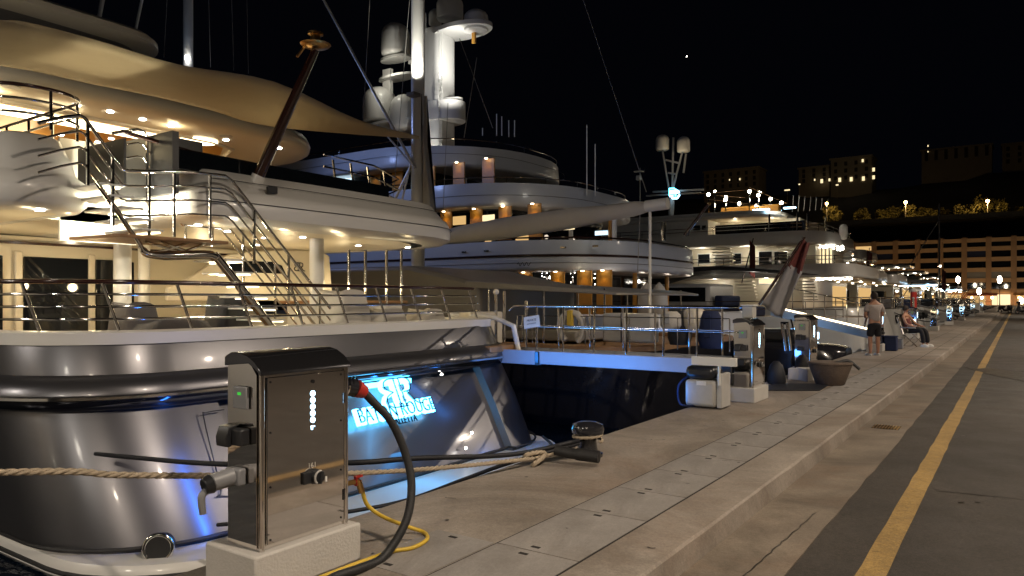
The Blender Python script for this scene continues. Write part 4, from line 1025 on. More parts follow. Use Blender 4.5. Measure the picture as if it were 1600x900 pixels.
# ensign staff with a draped flag
f0, f1 = at(1186, 476, y=18), at(1257, 370, y=18)
fl = thing('ensign', 'white and red ensign draped from a dark varnished staff', 'flag', f0)
MB().tube([f0, f1], .035, 10).build('staff', 'varnish', fl, 60)
d = (f1 - f0)
def drape(t0, t1, m, nm, w0, w1):
    rs = []
    for i in range(13):
        t_ = t0 + (t1 - t0) * i / 12; base_ = f0 + d * t_; ww = w0 + (w1 - w0) * i / 12
        row = []
        for j in range(11):
            u__ = j / 10; row.append(base_ + Vector((.05 + ww * u__ * .75, .05 * sin(u__ * 9 + t_ * 5) * (1 + u__), -ww * u__ * .55 + .02 * sin(u__ * 15))))
        rs.append(row)
    o = MB().rings(rs, closed=False, cap=False).build(nm, m, fl, 60); s_ = o.modifiers.new('thickness', 'SOLIDIFY'); s_.thickness = .006
drape(.0, .62, 'flag_cloth', 'white_field', .62, .42); drape(.58, .95, 'red_cloth', 'red_field', .43, .14)
# ================================================================== YACHT C
yc = thing('motor_yacht', 'very large white motor yacht with rounded tiered decks and a lit domed tower', 'motor yacht', (-10, 28, WZ))
C0, C1 = 22.0, 34.2
rows = [spath(x, C0 + i, C1 - i, 2.5, -55, z, bow=20) for z, x, i in ((-1.6, -8.8, 1), (-.6, -8.9, .4), (.6, -9.4, .05), (1.15, -9.7, 0), (1.2, -9.9, .15))]
MB().rings(rows, closed=False).build('hull', 'cool_white', yc, 40)
b = spath(-9.8, C0 + .1, C1 - .1, 2.5, -55, 1.05, bow=20); MB().add(b, [tuple(range(len(b)))[::-1]]).build('deck', 'teak', yc, 0, normals=False)
def fprof(zb, zt, lean=.12): return [(.35, zb), (.10, zb + .02), (.02, zb + .07), (0, zb + .18), (lean * .4, zt - .12), (lean * .5, zt), (lean * .5 + .1, zt), (lean * .5 + .12, zb + .25)]
overhang(yc, 'bulwark', 'cool_white', -11.5, C0, C1, 4.5, -50, fprof(2.72, 3.85), 'white_paint')
overhang(yc, 'bulwark', 'cool_white', -14.4, C0 + .3, C1 - .3, 4.5, -48, fprof(5.28, 6.2), 'white_paint')
overhang(yc, 'bulwark', 'cool_white', -17.8, C0 + .6, C1 - .6, 5.2, -46, fprof(7.25, 8.15), 'white_paint')
MB().rings([spath(-11.5 - i, C0 + i, C1 - i, 4.5 - i, -50, z) for i, z in ((.01, 3.24), (-.03, 3.26), (-.03, 3.32), (.01, 3.34))], closed=False).build('rub_strip', 'varnish', yc, 50)
MB().tube(spath(-11.7, C0 + .2, C1 - .2, 4.4, -50, 3.95), .035, 6).build('handrail', 'varnish', yc, 50)
for zt, xa, ins in ((6.15, -14.6, .5), (8.15, -18.1, .9)):
    pth = spath(xa, C0 + ins, C1 - ins, 4.4, -46, zt + .3)
    MB().tube(pth, .022, 6).build('rail_bar', 'chrome', yc, 50)
    for p in resample([q for q in pth if q.x > -30], 1.6): MB().cyl(p - Vector((0, 0, .35)), p, .016, n=6).build('stanchion', 'chrome', yc)
# deck houses with amber pilasters between dark windows
def house(zb, zt, xaft, y0, y1, pil, xf=-46, r=1.5, sill=.0, top=.0, lit=True, pw=3.6):
    MB().rings([spath(xaft, y0, y1, r, xf, zb), spath(xaft, y0, y1, r, xf, zt)], closed=False).build('deck_house_wall', 'glass', yc, 40)
    for p in pil:
        MB().bb((p - .3, y0 - .06, zb), (p + .3, y0 - .002, zt)).build('pilaster', 'amber_wood', yc, bevel=.01)
        if lit:
            MB().lathe((p + .02, y0 - .22, zt - .01), [(.06, .0), (.06, -.03), (.01, -.03)], 10).build('downlight', 'lamp_warm', yc, 0)
            light((p + .02, y0 - .24, zt - .15), pw, AMBER, .05, yc, spot=110, aim=(p, y0 - .1, zb))
X = lambda px, y: at(px, 468, y=y).x
house(4.0, 5.30, -16.5, C0 + 1.3, C1 - 1.3, [X(p, C0 + 1.3) for p in (698, 745, 790, 836)])
house(6.3, 7.3, -21.0, C0 + 1.6, C1 - 1.6, [X(p, C0 + 1.6) for p in (545, 588, 622, 672, 718, 764)], pw=1.5)
house(1.1, 2.74, -14.0, C0 + 1.2, C1 - 1.2, [X(p, C0 + 1.2) for p in (775, 822, 872, 914, 945)])
wz_ = C0 + 1.29
for px0, px1, py0, py1, m in ((708, 728, 337, 352, 'lit_window'), (753, 773, 335, 346, 'lit_pane'), (800, 816, 337, 343, 'lit_window')):
    a, b = at(px0, py1, y=wz_), at(px1, py0, y=wz_)
    f = MB().bb((a.x, wz_ - .02, a.z), (b.x, wz_ - .004, b.z)).build('lit_window', m, yc, 0)
wz_ = C0 + .9
for px0, px1, py0, py1, m in ((718, 730, 376, 381, 'lit_window'), (758, 768, 373, 380, 'lit_window'), (806, 826, 366, 377, 'lit_window'), (848, 862, 357, 362, 'lit_window'), (873, 898, 351, 360, 'lit_pane'), (930, 950, 360, 368, 'lit_cool')):
    a, b = at(px0, py1, y=wz_), at(px1, py0, y=wz_)
    MB().bb((a.x, wz_ - .02, a.z), (b.x, wz_ - .004, b.z)).build('table_lamp', m, yc, 0)
for px0, px1, py0, py1, m in ((690, 702, 430, 436, 'lit_window'), (728, 738, 427, 434, 'lit_window'), (767, 780, 428, 434, 'lit_window')):
    a, b = at(px0, py1, y=C0 + 1.15), at(px1, py0, y=C0 + 1.15)
    MB().bb((a.x, C0 + 1.12, a.z), (b.x, C0 + 1.16, b.z)).build('lit_window', m, yc, 0)
a, b = at(512, 296, y=C0 + 1.5), at(549, 262, y=C0 + 1.5)
MB().bb((a.x, C0 + 1.5, a.z), (b.x, C0 + 1.55, b.z)).build('screen', 'lit_cool', yc, 0)
# small sparkling party lights in the lower windows
random.seed(4)
mb = MB()
for k in range(30):
    px = random.choice([840, 848, 856, 862, 890, 932, 938, 944, 896, 850]) + random.uniform(-3, 3); q = at(px, random.uniform(426, 456), y=C0 + 1.19); mb.sphere(q, random.uniform(.008, .022), 6, m=4)
mb.build('string_lights', 'lamp_white', yc, 0, kind='stuff')
# posts under the aft decks
for px, z0, z1, y, m in ((992, 1.1, 2.74, 26, 'amber_wood'), (1042, 1.1, 2.74, 31, 'amber_wood'), (892, 3.9, 5.3, 25.5, 'white_paint'), (954, 3.9, 5.3, 29, 'amber_wood'), (1037, 3.9, 4.6, 26, 'chrome'), (960, 3.9, 5.3, 25, 'white_paint')):
    q = at(px, 468, y=y); MB().cyl((q.x, y, z0), (q.x, y, z1), .09, n=12).build('post', m, yc)
for i, (px, py) in enumerate(((1010, 455), (1030, 455))):
    q = at(px, py, y=26)
    tagit(MB().lathe((q.x, q.y, 1.1), [(.3, 0), (.34, .3), (.3, .8), (.2, 1.05), (.07, 1.2), (.02, 1.25)], 14).build('covered_chair', 'white_canvas', None, 60), ('left' if i == 0 else 'right') + ' one of two tall white covered shapes on the tiered yacht stern', 'cover')
for y in (24, 26.5, 29, 31.5):
    light((-12, y, 2.5), 3.5, WARM, .1, yc); light((-15, y, 4.6), 3.5, WARM, .1, yc)
# radar tower with domes
T = lambda px, py: at(px, py, y=28)
tb_, tt_ = T(683, 212), T(683, 52)
twr = thing('radar_tower', 'white floodlit radar tower with ladder and domes above the tiered yacht', 'radar tower', (tb_.x, 28, 8.1))
w0_ = (T(700, 100).x - T(664, 100).x)
MB().rings([spath(tb_.x + .7, 27.3, 28.7, .3, tb_.x - .9, z, n=4) for z in (8.0, T(683, 50).z)], closed=False).build('tower', 'white_paint', twr, 60)
MB().rings([spath(tb_.x + .1, 27.2, 28.8, .6, tb_.x - 1.0, z, n=4) for z in (8.0, T(683, 150).z)], closed=False).build('tower_base', 'white_paint', twr, 60)
lad = MB(); lx = T(697, 100)
for dx in (-.09, .15): lad.cyl((tb_.x + .85, 27.2 + dx, 8.2), (tb_.x + .85, 27.2 + dx, T(683, 60).z), .02, n=6)
for k in range(24): lad.cyl((tb_.x + .85, 27.1, 8.3 + k * .2), (tb_.x + .85, 27.36, 8.3 + k * .2), .015, n=6)
lad.build('ladder', 'white_paint', twr)
def dome(par, px, py0, py1, wpx, y, m='white_paint', label=None):
    c_ = at(px, (py0 + py1) / 2, y=y); dd = Vector(c_).dot(Vector((-SN, CS, 0))); r = wpx / 2 * dd / 1150; h = (py1 - py0) * dd / 1150; z0 = at(px, py1, y=y).z
    return MB().lathe((c_.x, c_.y, z0), [(r * .75, 0), (r * .95, h * .04), (r, h * .12), (r, h * .62)] + [(r * cos(a), h * .62 + h * .38 * sin(a)) for a in [radians(15 * i) for i in range(1, 6)]] + [(.02, h)], 24).build('radar_dome', m, par, 50)
dome(twr, 703, -6, 32, 42, 28); dome(twr, 744, 15, 50, 38, 28); dome(twr, 618, 36, 88, 45, 28); dome(twr, 593, 136, 192, 52, 28); dome(twr, 632, 148, 205, 46, 28); dome(twr, 680, 14, 40, 20, 28.6)
def plate(px0, px1, py, dy, par, th=.12, y=28):
    a, b = at(px0, py, y=y), at(px1, py, y=y); c_ = (a + b) / 2; L_ = abs(b.x - a.x) / 2
    return MB().rings([[Vector((c_.x + L_ * cos(t_), c_.y + dy * sin(t_), c_.z + z)) for t_ in [2 * pi * j / 32 for j in range(32)]] for z in (-th / 2, th / 2)]).build('platform', 'white_paint', par, 40)
plate(678, 766, 48, .95, twr, .2); plate(597, 640, 92, .5, twr); plate(660, 723, 178, .9, twr, .9); plate(594, 650, 121, .5, twr); plate(560, 660, 195, .7, twr); plate(655, 722, 160, .5, twr, .08)
MB().bb((T(640, 0).x, 27.9, T(683, 90).z), (tb_.x, 28.1, T(683, 84).z)).build('arm', 'white_paint', twr)
MB().bb((T(600, 0).x, 27.9, T(683, 140).z), (T(612, 0).x, 28.1, T(683, 90).z)).build('arm', 'white_paint', twr)
MB().bb((T(655, 0).x, 27.8, T(683, 60).z), (T(700, 0).x, 28.2, T(683, 50).z)).build('arm', 'white_paint', twr)
MB().bb((T(738, 0).x, 27.95, T(683, 82).z), (T(743, 0).x, 28.05, T(683, 66).z)).build('pennant_block', 'amber_wood', twr)
light((tb_.x + 2.4, 27.0, T(683, 110).z), 230, (1, .98, .9), .1, twr, spot=120, aim=(tb_.x, 28, T(683, 70).z))
light((tb_.x + 2.2, 26.6, T(683, 165).z - .4), 150, (1, .97, .88), .1, twr, spot=130, aim=(tb_.x + .5, 28, T(683, 60).z))
light((tb_.x - 2.4, 26.8, T(683, 108).z), 45, (1, .95, .8), .1, twr)
light((tb_.x + .4, 26.3, 8.6), 60, (1, .97, .85), .1, twr)
for px, py0, py1 in ((776, 178, 212), (784, 182, 212), (795, 188, 214), (804, 188, 214), (754, 200, 212), (917, 195, 305), (610, 108, 128), (930, 225, 305), (665, 20, 55)):
    MB().cyl(at(px, py1, y=26), at(px, py0, y=26), .022, n=6).build('whip_antenna', 'white_paint', twr)
# cool light from the harbour side on the near flank
light((-24, 15.0, 9.0), 650, (.34, .48, 1.0), .6, yb, spot=125, aim=(-17, 24, 4))
light((-8.5, 19.5, 7.0), 170, (1.0, .94, .86), .5, yb, spot=130, aim=(-12, 25, 4.5))  # unseen neutral fill light added over the right of the flank
pc_ = thing('awning_pole', 'dark varnished pole leaning up from the stern of the tiered yacht', 'pole', at(1072, 365, y=24.5))
MB().tube([at(1070, 368, y=24.5), at(1108, 318, y=24.5)], [.07, .05], 12).build('pole', 'varnish', pc_, 60)
MB().sphere(at(1108, 318, y=24.5), .07, 8).build('pole_cap', 'brass', pc_)
# ================================================================== small cruiser with a dark bimini between C and D
sc_ = thing('motor_cruiser', 'motor cruiser with a black canopy and blue cushions beside the tiered yacht', 'motor cruiser', (-7, 37.5, WZ))
rows = [spath(x, 35.2 + i, 40.0 - i, .8, -16, z, bow=6) for z, x, i in ((-1.3, -5.5, .5), (.2, -5.6, .05), (.9, -5.8, 0))]
MB().rings(rows, closed=False).build('hull', 'white_paint', sc_, 40)
b = spath(-5.85, 35.25, 39.95, .8, -16, .85, bow=6); MB().add(b, [tuple(range(len(b)))[::-1]]).build('deck', 'teak', sc_, 0, normals=False)
sec = [(-17, 2.6), (-15, 3.25), (-12, 3.35), (-8.5, 3.0), (-8.2, 2.9), (-12, 3.15), (-15, 3.0), (-17, 2.45)]
MB().rings([[Vector((x, y, z)) for x, z in sec] for y in (35.3, 39.9)]).build('canopy', 'black_canvas', sc_, 40)
MB().bb((-16.5, 35.6, .85), (-12.6, 39.5, 2.5)).build('cabin', 'white_paint', sc_, bevel=.15)
MB().bb((-16, 35.57, 1.6), (-12.8, 35.6, 2.3)).build('window', 'glass', sc_)
MB().bb((-12.2, 36, .85), (-10.8, 39, 1.35)).build('seat', 'navy_canvas', sc_, bevel=.1)
MB().bb((-12.5, 36, 1.35), (-12.1, 39, 1.9)).build('seat_back', 'led_blue' if False else 'navy_canvas', sc_, bevel=.1)
light((-11, 37.5, 2.7), 18, (1, .92, .8), .1, sc_); light((-12.8, 36.5, 1.6), 6, COOL, .1, sc_)
bs = [Vector((x, 35.3, .9)) for x in (-14, -12.5, -11, -9.5, -8, -6.4)]
railing(sc_, bs, [.35, .7], r=.02, posts=bs, split=False)

# seams, vents and a script name on the tiers of the big yacht
for xa_, ins, z in ((-14.4, .3, 5.72), (-11.5, 0, 3.02), (-17.8, .6, 7.75)):
    MB().tube(spath(xa_ + .015, C0 + ins - .015, C1 - ins, 4.5, -46, z), .008, 4).build('panel_seam', 'black_rubber', yc)
nm_ = at(808, 413, y=C0 - .02)
MB().tube(smoothpath([nm_ + Vector((k * .06, 0, .07 * sin(k * 2.1))) for k in range(11)], 4), .012, 5).build('name_script', 'black_rubber', yc)
for px in (725, 760, 880, 930):
    q = at(px, 404, y=C0 - .015); MB().box((q.x, q.y, 3.5), (.22, .03, .07)).build('fairlead', 'chrome', yc, bevel=.01)
# ================================================================== YACHT D
yd = thing('motor_yacht', 'white motor yacht with round lamps on the sundeck behind the flag', 'motor yacht', (-8, 47, WZ))
D0, D1 = 42.0, 53.0
rows = [spath(x, D0 + i, D1 - i, 1.5, -45, z, bow=18) for z, x, i in ((-1.6, -6.2, 1), (-.4, -6.4, .3), (1.0, -6.9, 0), (1.25, -7.0, .1))]
MB().rings(rows, closed=False).build('hull', 'white_paint', yd, 40)
b = spath(-6.95, D0 + .1, D1 - .1, 1.5, -45, 1.15, bow=18); MB().add(b, [tuple(range(len(b)))[::-1]]).build('deck', 'teak', yd, 0, normals=False)
overhang(yd, 'bulwark', 'white_paint', -7.2, D0, D1, 1.6, -42, fprof(2.9, 3.65, .1), 'cream_paint')
overhang(yd, 'bulwark', 'white_paint', -8.6, D0 + .2, D1 - .2, 2.0, -40, fprof(4.75, 5.5, .1), 'cream_paint')
overhang(yd, 'hardtop_edge', 'white_paint', -11.2, D0 + .5, D1 - .5, 2.5, -38, fprof(6.45, 6.85, .3), 'cream_paint')
def dwall(zb, zt, xa_, y0_, m='cream_paint'): return MB().bb((-38, y0_, zb), (xa_, D1 - 1.5, zt)).build('deck_house_wall', m, yd, bevel=.05)
XD = lambda px, y=43.5: at(px, 468, y=y).x
dwall(1.2, 2.9, XD(1255), D0 + 1.5); dwall(3.1, 4.76, XD(1275), D0 + 1.5); dwall(4.95, 6.5, XD(1112), D0 + .9, 'white_paint'); dwall(4.95, 6.5, XD(1240), D0 + 3.0, 'cream_paint')
def dwin(px0, px1, py0, py1, m, nm='window', y=D0 + 1.48, fr=True):
    a, b = at(px0, py1, y=y), at(px1, py0, y=y); o = MB().bb((a.x, y - .02, a.z), (b.x, y - .003, b.z)).build(nm, m, yd, 0)
    if fr:
        MB().bb((a.x - .06, y - .012, a.z - .06), (b.x + .06, y - .001, b.z + .06)).build('frame', 'white_paint', o, 0)
    return o
for p in ((1091, 1109, 397, 412, 'glass'), (1186, 1206, 393, 420, 'glass'), (1210, 1230, 393, 420, 'glass'), (1146, 1158, 396, 412, 'glass'), (1118, 1140, 398, 416, 'grey_paint')): dwin(*p)
dwin(1186, 1212, 436, 443, 'lit_pane', y=D0 + 1.45); dwin(1258, 1300, 389, 417, 'lit_pane', 'glass_doors', y=D0 + 2.5)
MB().bb((XD(1256), D0 + 2.5, 3.1), (XD(1262), D0 + 2.9, 4.76)).build('door_post', 'white_paint', yd)
for k in range(6):
    q = XD(1266 + k * 6, D0 + 2.45); MB().bb((q - .04, D0 + 2.40, 3.1), (q + .04, D0 + 2.44, 4.7)).build('curtain', 'cream_paint', yd)
dwin(1083, 1094, 352, 360, 'glass', y=D0 + .88); dwin(1097, 1103, 352, 359, 'glass', y=D0 + .88)
dwin(1190, 1243, 349, 357, 'lit_window', 'lit_window', y=D0 + 2.98, fr=False); dwin(1125, 1180, 352, 362, 'lit_window', 'lit_window', y=D0 + 2.98, fr=False)
MB().bb((XD(1118, D0 + .5), D0 + .45, 5.5), (XD(1258, D0 + .5), D0 + .5, 6.05)).build('wind_screen', 'glass', yd)
# slatted boarding stairs on the near side
def slats(px0, px1, py0, py1, n_, y, dirn=1):
    mb = MB()
    for k in range(n_):
        py = py0 + (py1 - py0) * k / (n_ - 1); sh = dirn * (px1 - px0) * .25 * k / n_
        a, b = at(px0 + sh, py, y=y), at(px1 + sh, py, y=y); mb.bb((a.x, y - .5, a.z - .04), (b.x, y, a.z + .02))
    mb.build('boarding_steps', 'cream_paint', yd)
slats(1115, 1145, 390, 418, 7, D0 + .9); slats(1218, 1246, 388, 418, 7, D0 + .9); slats(1246, 1275, 440, 468, 7, D0 + .9); slats(1150, 1180, 440, 470, 7, D0 + .9)
random.seed(8)
mb = MB()
for k in range(60):
    q = at(random.uniform(1262, 1318), random.uniform(382, 391), y=D0 + random.uniform(1.5, 6)); mb.sphere((q.x, q.y, 4.66), .035, 6, m=4)
for k in range(26):
    q = at(1276 + k * 2.2, 436 + random.uniform(-2, 2), y=D0 + 1.0); mb.sphere(q, .03, 6, m=4)
mb.build('string_lights', 'lamp_white', yd, 0, kind='stuff')
for px, y in ((1100, 43), (1170, 43), (1230, 43), (1290, 45), (1310, 47)): light((XD(px, y), y - .4, 4.4), 30, (1, .9, .7), .1, yd)
for px, y in ((1120, 43), (1200, 43), (1280, 44), (1310, 47)): light((XD(px, y), y - .4, 2.7), 22, (1, .9, .72), .1, yd)
for px in (1150, 1210, 1265): light((XD(px, 44.5), 44.3, 6.1), 16, (1, .88, .6), .1, yd)
for zz, x_, y_ in ((3.65, -7.5, D0 + .1), (5.5, -8.9, D0 + .3)):
    pth = [p for p in spath(x_, y_, D1 - .3, 1.6, -40, zz) if p.x > -32]
    for h in (.22, .42): MB().tube([p + Vector((0, 0, h)) for p in pth], .022, 6).build('rail_bar', 'chrome', yd)
    for p in resample(pth, 1.5): MB().cyl(p, p + Vector((0, 0, .42)), .018, n=6).build('stanchion', 'chrome', yd)
for px, y in ((1202, 42.4), (1246, 42.4), (1262, 43), (1290, 46)): q = at(px, 468, y=y); MB().cyl((q.x, y, 5.0), (q.x, y, 6.5), .06, n=8).build('post', 'chrome', yd)
# sundeck canopy frame and round lamps
lampp = ((1107, 304), (1134, 311), (1155, 318), (1171, 299), (1185, 305), (1204, 311), (1221, 317), (1181, 321), (1117, 299))
for i, (px, py) in enumerate(lampp):
    y = 44 + (i % 3) * 1.2; q = at(px, py, y=y)
    MB().cyl((q.x, y, 6.85), q, .035, n=6).build('lamp_post', 'chrome', yd)
    MB().sphere(q, .10 if i < 7 else .07, 10).build('round_lamp', 'lamp_far', yd)
    if i < 7: light(q + Vector((0, -.3, .02)), 22, (1, .9, .7), .1, yd)
for (a, b) in (((1090, 303), (1175, 296)), ((1120, 305), (1165, 309)), ((1171, 292), (1230, 318)), ((1105, 311), (1195, 322))):
    MB().cyl(at(*a, y=45), at(*b, y=45), .03, n=6).build('canopy_frame', 'chrome', yd)
MB().bb((XD(1130, 46), 45.5, 6.9), (XD(1220, 46), 46.2, 7.45)).build('sunken_bar', 'amber_wood', yd, bevel=.05)
for a, b in ((1177, 1202), (1225, 1243)):
    MB().bb((XD(a, 43.4), 43.3, 6.87), (XD(b, 43.4), 43.5, 6.95)).build('pool_light', 'led_white', yd, 0)
for k in range(7):
    px = 1238 + k * 9; y = 45; q0 = at(px, 332, y=y); MB().cyl((q0.x, y, 6.85), at(px + 2, 305 + k, y=y), .025, n=6).build('stanchion', 'grey_paint', yd)
MB().lathe(at(1318, 363, y=47), [(.01, -.45), (.18, -.4), (.24, -.2), (.24, .3), (.15, .45), (.01, .5)], 16).build('life_raft', 'white_paint', yd, 50)
a, b = at(1090, 346, y=43), at(1000, 352, y=43)
# mast with twin domes and neon emblem
dm = thing('radar_mast', 'dark lattice radar mast carrying two pale domes beside a neon emblem', 'radar mast', at(1055, 330, y=47))
dome(dm, 1035, 210, 235, 21, 47, 'cream_paint'); dome(dm, 1068, 213, 238, 20, 47, 'cream_paint')
for (a, b) in (((1035, 235), (1046, 300)), ((1066, 238), (1050, 300)), ((1040, 250), (1062, 255)), ((1044, 270), (1056, 272)), ((1052, 215), (1050, 330)), ((1020, 300), (1100, 296)), ((1072, 240), (1068, 270))):
    MB().cyl(at(*a, y=47), at(*b, y=47), .07, n=6).build('strut', 'grey_paint', dm)
MB().cyl(at(1050, 300, y=47), at(1048, 345, y=47), .2, n=8).build('mast_foot', 'grey_paint', dm)
MB().box(at(998, 268, y=46), (.6, .3, .06)).build('radar_scanner', 'white_paint', dm); MB().box(at(998, 278, y=46), (.3, .3, .3)).build('scanner_box', 'pale_plastic', dm, bevel=.03)
MB().cyl(at(1000, 262, y=46), at(1000, 330, y=46), .03, n=6).build('antenna', 'grey_paint', dm)
light(at(1055, 246, y=46), 14, (1, .85, .6), .1, dm)
q = at(1053, 303, y=46.5)
ne = thing('neon_emblem', 'small square neon emblem of interlaced cyan letters on the mast arm', 'neon sign', q)
s_ = .036
def np_(pts, m, r): MB().tube([q + Vector((p[0] * s_ * CS, p[0] * s_ * SN, p[1] * s_)) for p in pts], r, 6).build('neon_tube', m, ne)
np_([(-8, -3), (-8, 10), (0, 10), (5, 7), (5, 2)], 'led_cyan', .05); np_([(-8, 2), (8, 2), (10, -2), (6, -8), (-3, -8), (-3, -3)], 'led_white', .06)
np_([(-8, -4), (-3, -4)], 'led_white', .06); np_([(-6, 5), (8, 5), (9, 1)], 'led_white', .07); np_([(3, 6), (3, -5)], 'led_cyan', .045)
MB().cyl(at(1010, 306, y=46.6), at(1095, 301, y=46.6), .06, n=6).build('arm', 'grey_paint', ne)
# ================================================================== gangway of the next yacht, lit along its top edge
g0, g1 = at(1204, 493, y=26.6), at(1362, 530, y=26.6)
g2 = thing('gangway', 'grey gangway sloping down to the quay with a warm lit top edge', 'gangway', g1)
q0, q1 = at(1204, 478, y=26.6), at(1362, 515, y=26.6)
MB().rings([[g0 + Vector((0, y, 0)), q0 + Vector((0, y, -.03)), q1 + Vector((0, y, -.03)), g1 + Vector((0, y, 0))] for y in (0, .9)]).build('beam', 'grey_paint', g2)
MB().rings([[q0 + Vector((0, y, -.03)), q0 + Vector((0, y, .02)), q1 + Vector((0, y, .02)), q1 + Vector((0, y, -.03))] for y in (-.02, .06)]).build('edge_light', 'strip_warm', g2, 0)
mb = MB(); mb.tube([q0 + Vector((0, .85, .75)), q1 + Vector((0, .85, .75))], .02, 6)
rl2 = mb.build('railing', 'chrome', g2)
for k in range(9):
    p = q0.lerp(q1, (k + .5) / 9) + Vector((0, .85, 0)); MB().cyl(p, p + Vector((0, 0, .75)), .018, n=6).build('stanchion', 'chrome', rl2)
light((-5.2, 25.0, .1), 45, (.12, .38, 1), .1, g2)
# dark tender with chrome fittings at the quay edge
td = thing('tender_boat', 'black tender with a glowing blue cockpit moored by the quay edge', 'tender', (-4.9, 24, WZ))
ring = []
for i, x in enumerate((-8.6, -8.2, -7.6, -6.9, -6.1, -5.2, -4.5, -4.2)):
    hw = (.15, .6, .95, 1.1, 1.1, 1.05, .9, .6)[i]; top = (.5, .5, .45, .42, .42, .40, .35, .28)[i]
    ring.append([Vector((x, 24 + hw * cos(a), (-1.1 + top) / 2 + (top + 1.1) / 2 * sin(a) if sin(a) < .3 else top - .25 + .25 * sin(a))) for a in [2 * pi * j / 20 for j in range(20)]])
MB().rings(ring).build('hull', 'dark_paint', td, 50)
MB().bb((-7.0, 23.5, .35), (-5.6, 24.5, .78)).build('console', 'black_plastic', td, bevel=.12)
MB().bb((-7.05, 23.6, .78), (-7.0, 24.4, 1.1)).build('windshield', 'glass', td)
MB().bb((-7.4, 24.7, .45), (-5.2, 24.76, .66)).build('cockpit_light', 'led_white', td, 0)
light((-6.0, 25.1, .9), 40, (.15, .42, 1), .1, td)
for x in (-5.4, -4.9): MB().tube([(x, 23.0, -.2), (x - .1, 22.95, .6), (x - .25, 23.1, 1.1)], .03, 8).build('chrome_fender_pole', 'chrome', td)
# white sterned boat behind the second and third pedestal
wb = thing('motor_boat', 'white and black sterned motor boat behind the second pedestal', 'motor boat', (-5.6, 16.6, WZ))
bpy.data.objects.remove(wb)
bz = thing('boarding_ladder', 'pair of tall chrome fender rods hanging beside the third pedestal', 'fender rods', (-4.3, 15.6, -.4))
for k, px in enumerate((1222, 1230)):
    MB().tube([at(px, 505, y=15.8), at(px + 3, 530, y=15.8), at(px + 5, 548, y=15.8)], .035, 8).build('rod', 'chrome', bz, 60)
MB().cyl(at(1220, 505, y=15.8), at(1232, 505, y=15.8), .03, n=8).build('crossbar', 'chrome', bz)
# ================================================================== quay clutter
pot = at(1297, 601, z=QZ)
t = thing('planter', 'round earthen planter bowl with a rolled rim on the quay', 'planter', (pot.x, pot.y, QZ))
MB().lathe((pot.x, pot.y, QZ), [(.22, 0), (.25, .02), (.32, .22), (.36, .34), (.37, .40), (.345, .40), (.32, .34), (.02, .32)], 30).build('bowl', 'terracotta', t, 50)
MB().lathe((pot.x, pot.y, QZ), [(.36, .37), (.385, .385), (.38, .415), (.35, .42)], 30).build('rim', 'terracotta', t, 50)
MB().lathe((pot.x, pot.y, QZ), [(.33, .33), (.1, .36), (.01, .36)], 16).build('soil', 'bark', t)
tagit(MB().tube(smoothpath([(pot.x + .1, pot.y - .1, .15 + .40), (pot.x + .3, pot.y + .05, .15 + .44), (pot.x + .48, pot.y + .1, .15 + .30)]), .03, 8).build('pipe_end', 'black_rubber', None), 'short black pipe end lying over the rim of the planter', 'pipe')
def mat_(pts, m, label):
    v = [at(a, b, z=QZ) for a, b in pts]
    mb = MB().rings([[Vector((p.x, p.y, z)) for p in v] for z in (QZ + .002, QZ + .018)]); return tagit(mb.build('door_mat', m, None, 0), label, 'mat')
mat_([(1190, 605), (1215, 600), (1297, 601), (1281, 611), (1186, 611)], 'black_canvas', 'black mat lying flat on the quay in front of the planter')
bx = at(1248, 596, z=QZ)
t = thing('step_box', 'blue sided low concrete step under the third pedestal', 'step', (bx.x, bx.y, QZ))
MB().rings([[Vector((p.x, p.y, z)) for p in [at(1238, 592, z=QZ), at(1262, 597, z=QZ), at(1290, 590, z=QZ), at(1266, 585, z=QZ)]] for z in (QZ, QZ + .24)]).build('block', 'plinth_concrete', t, bevel=.01)
light((-4.2, 13.2, .35), 3.0, (.08, .3, 1), .05, None)
light((-4.25, 14.4, .5), 2.0, (.08, .3, 1), .05, None)
for i, (px, py, lb) in enumerate(((1213, 600, 'small black bag between the second pedestal and the mat'), (1248, 572, 'dark grey bag leaning on the third pedestal'))):
    q = at(px, py, z=QZ); MBB = MB().rings([[q + Vector((.16 * s_ * cos(a), .12 * s_ * sin(a), z)) for a in [2 * pi * j / 14 for j in range(14)]] for z, s_ in ((0, .9), (.05, 1.1), (.2, 1), (.35, .7), (.42, .3))])
    tagit(MBB.build('bag', 'black_canvas', None, 60), lb, 'bag')
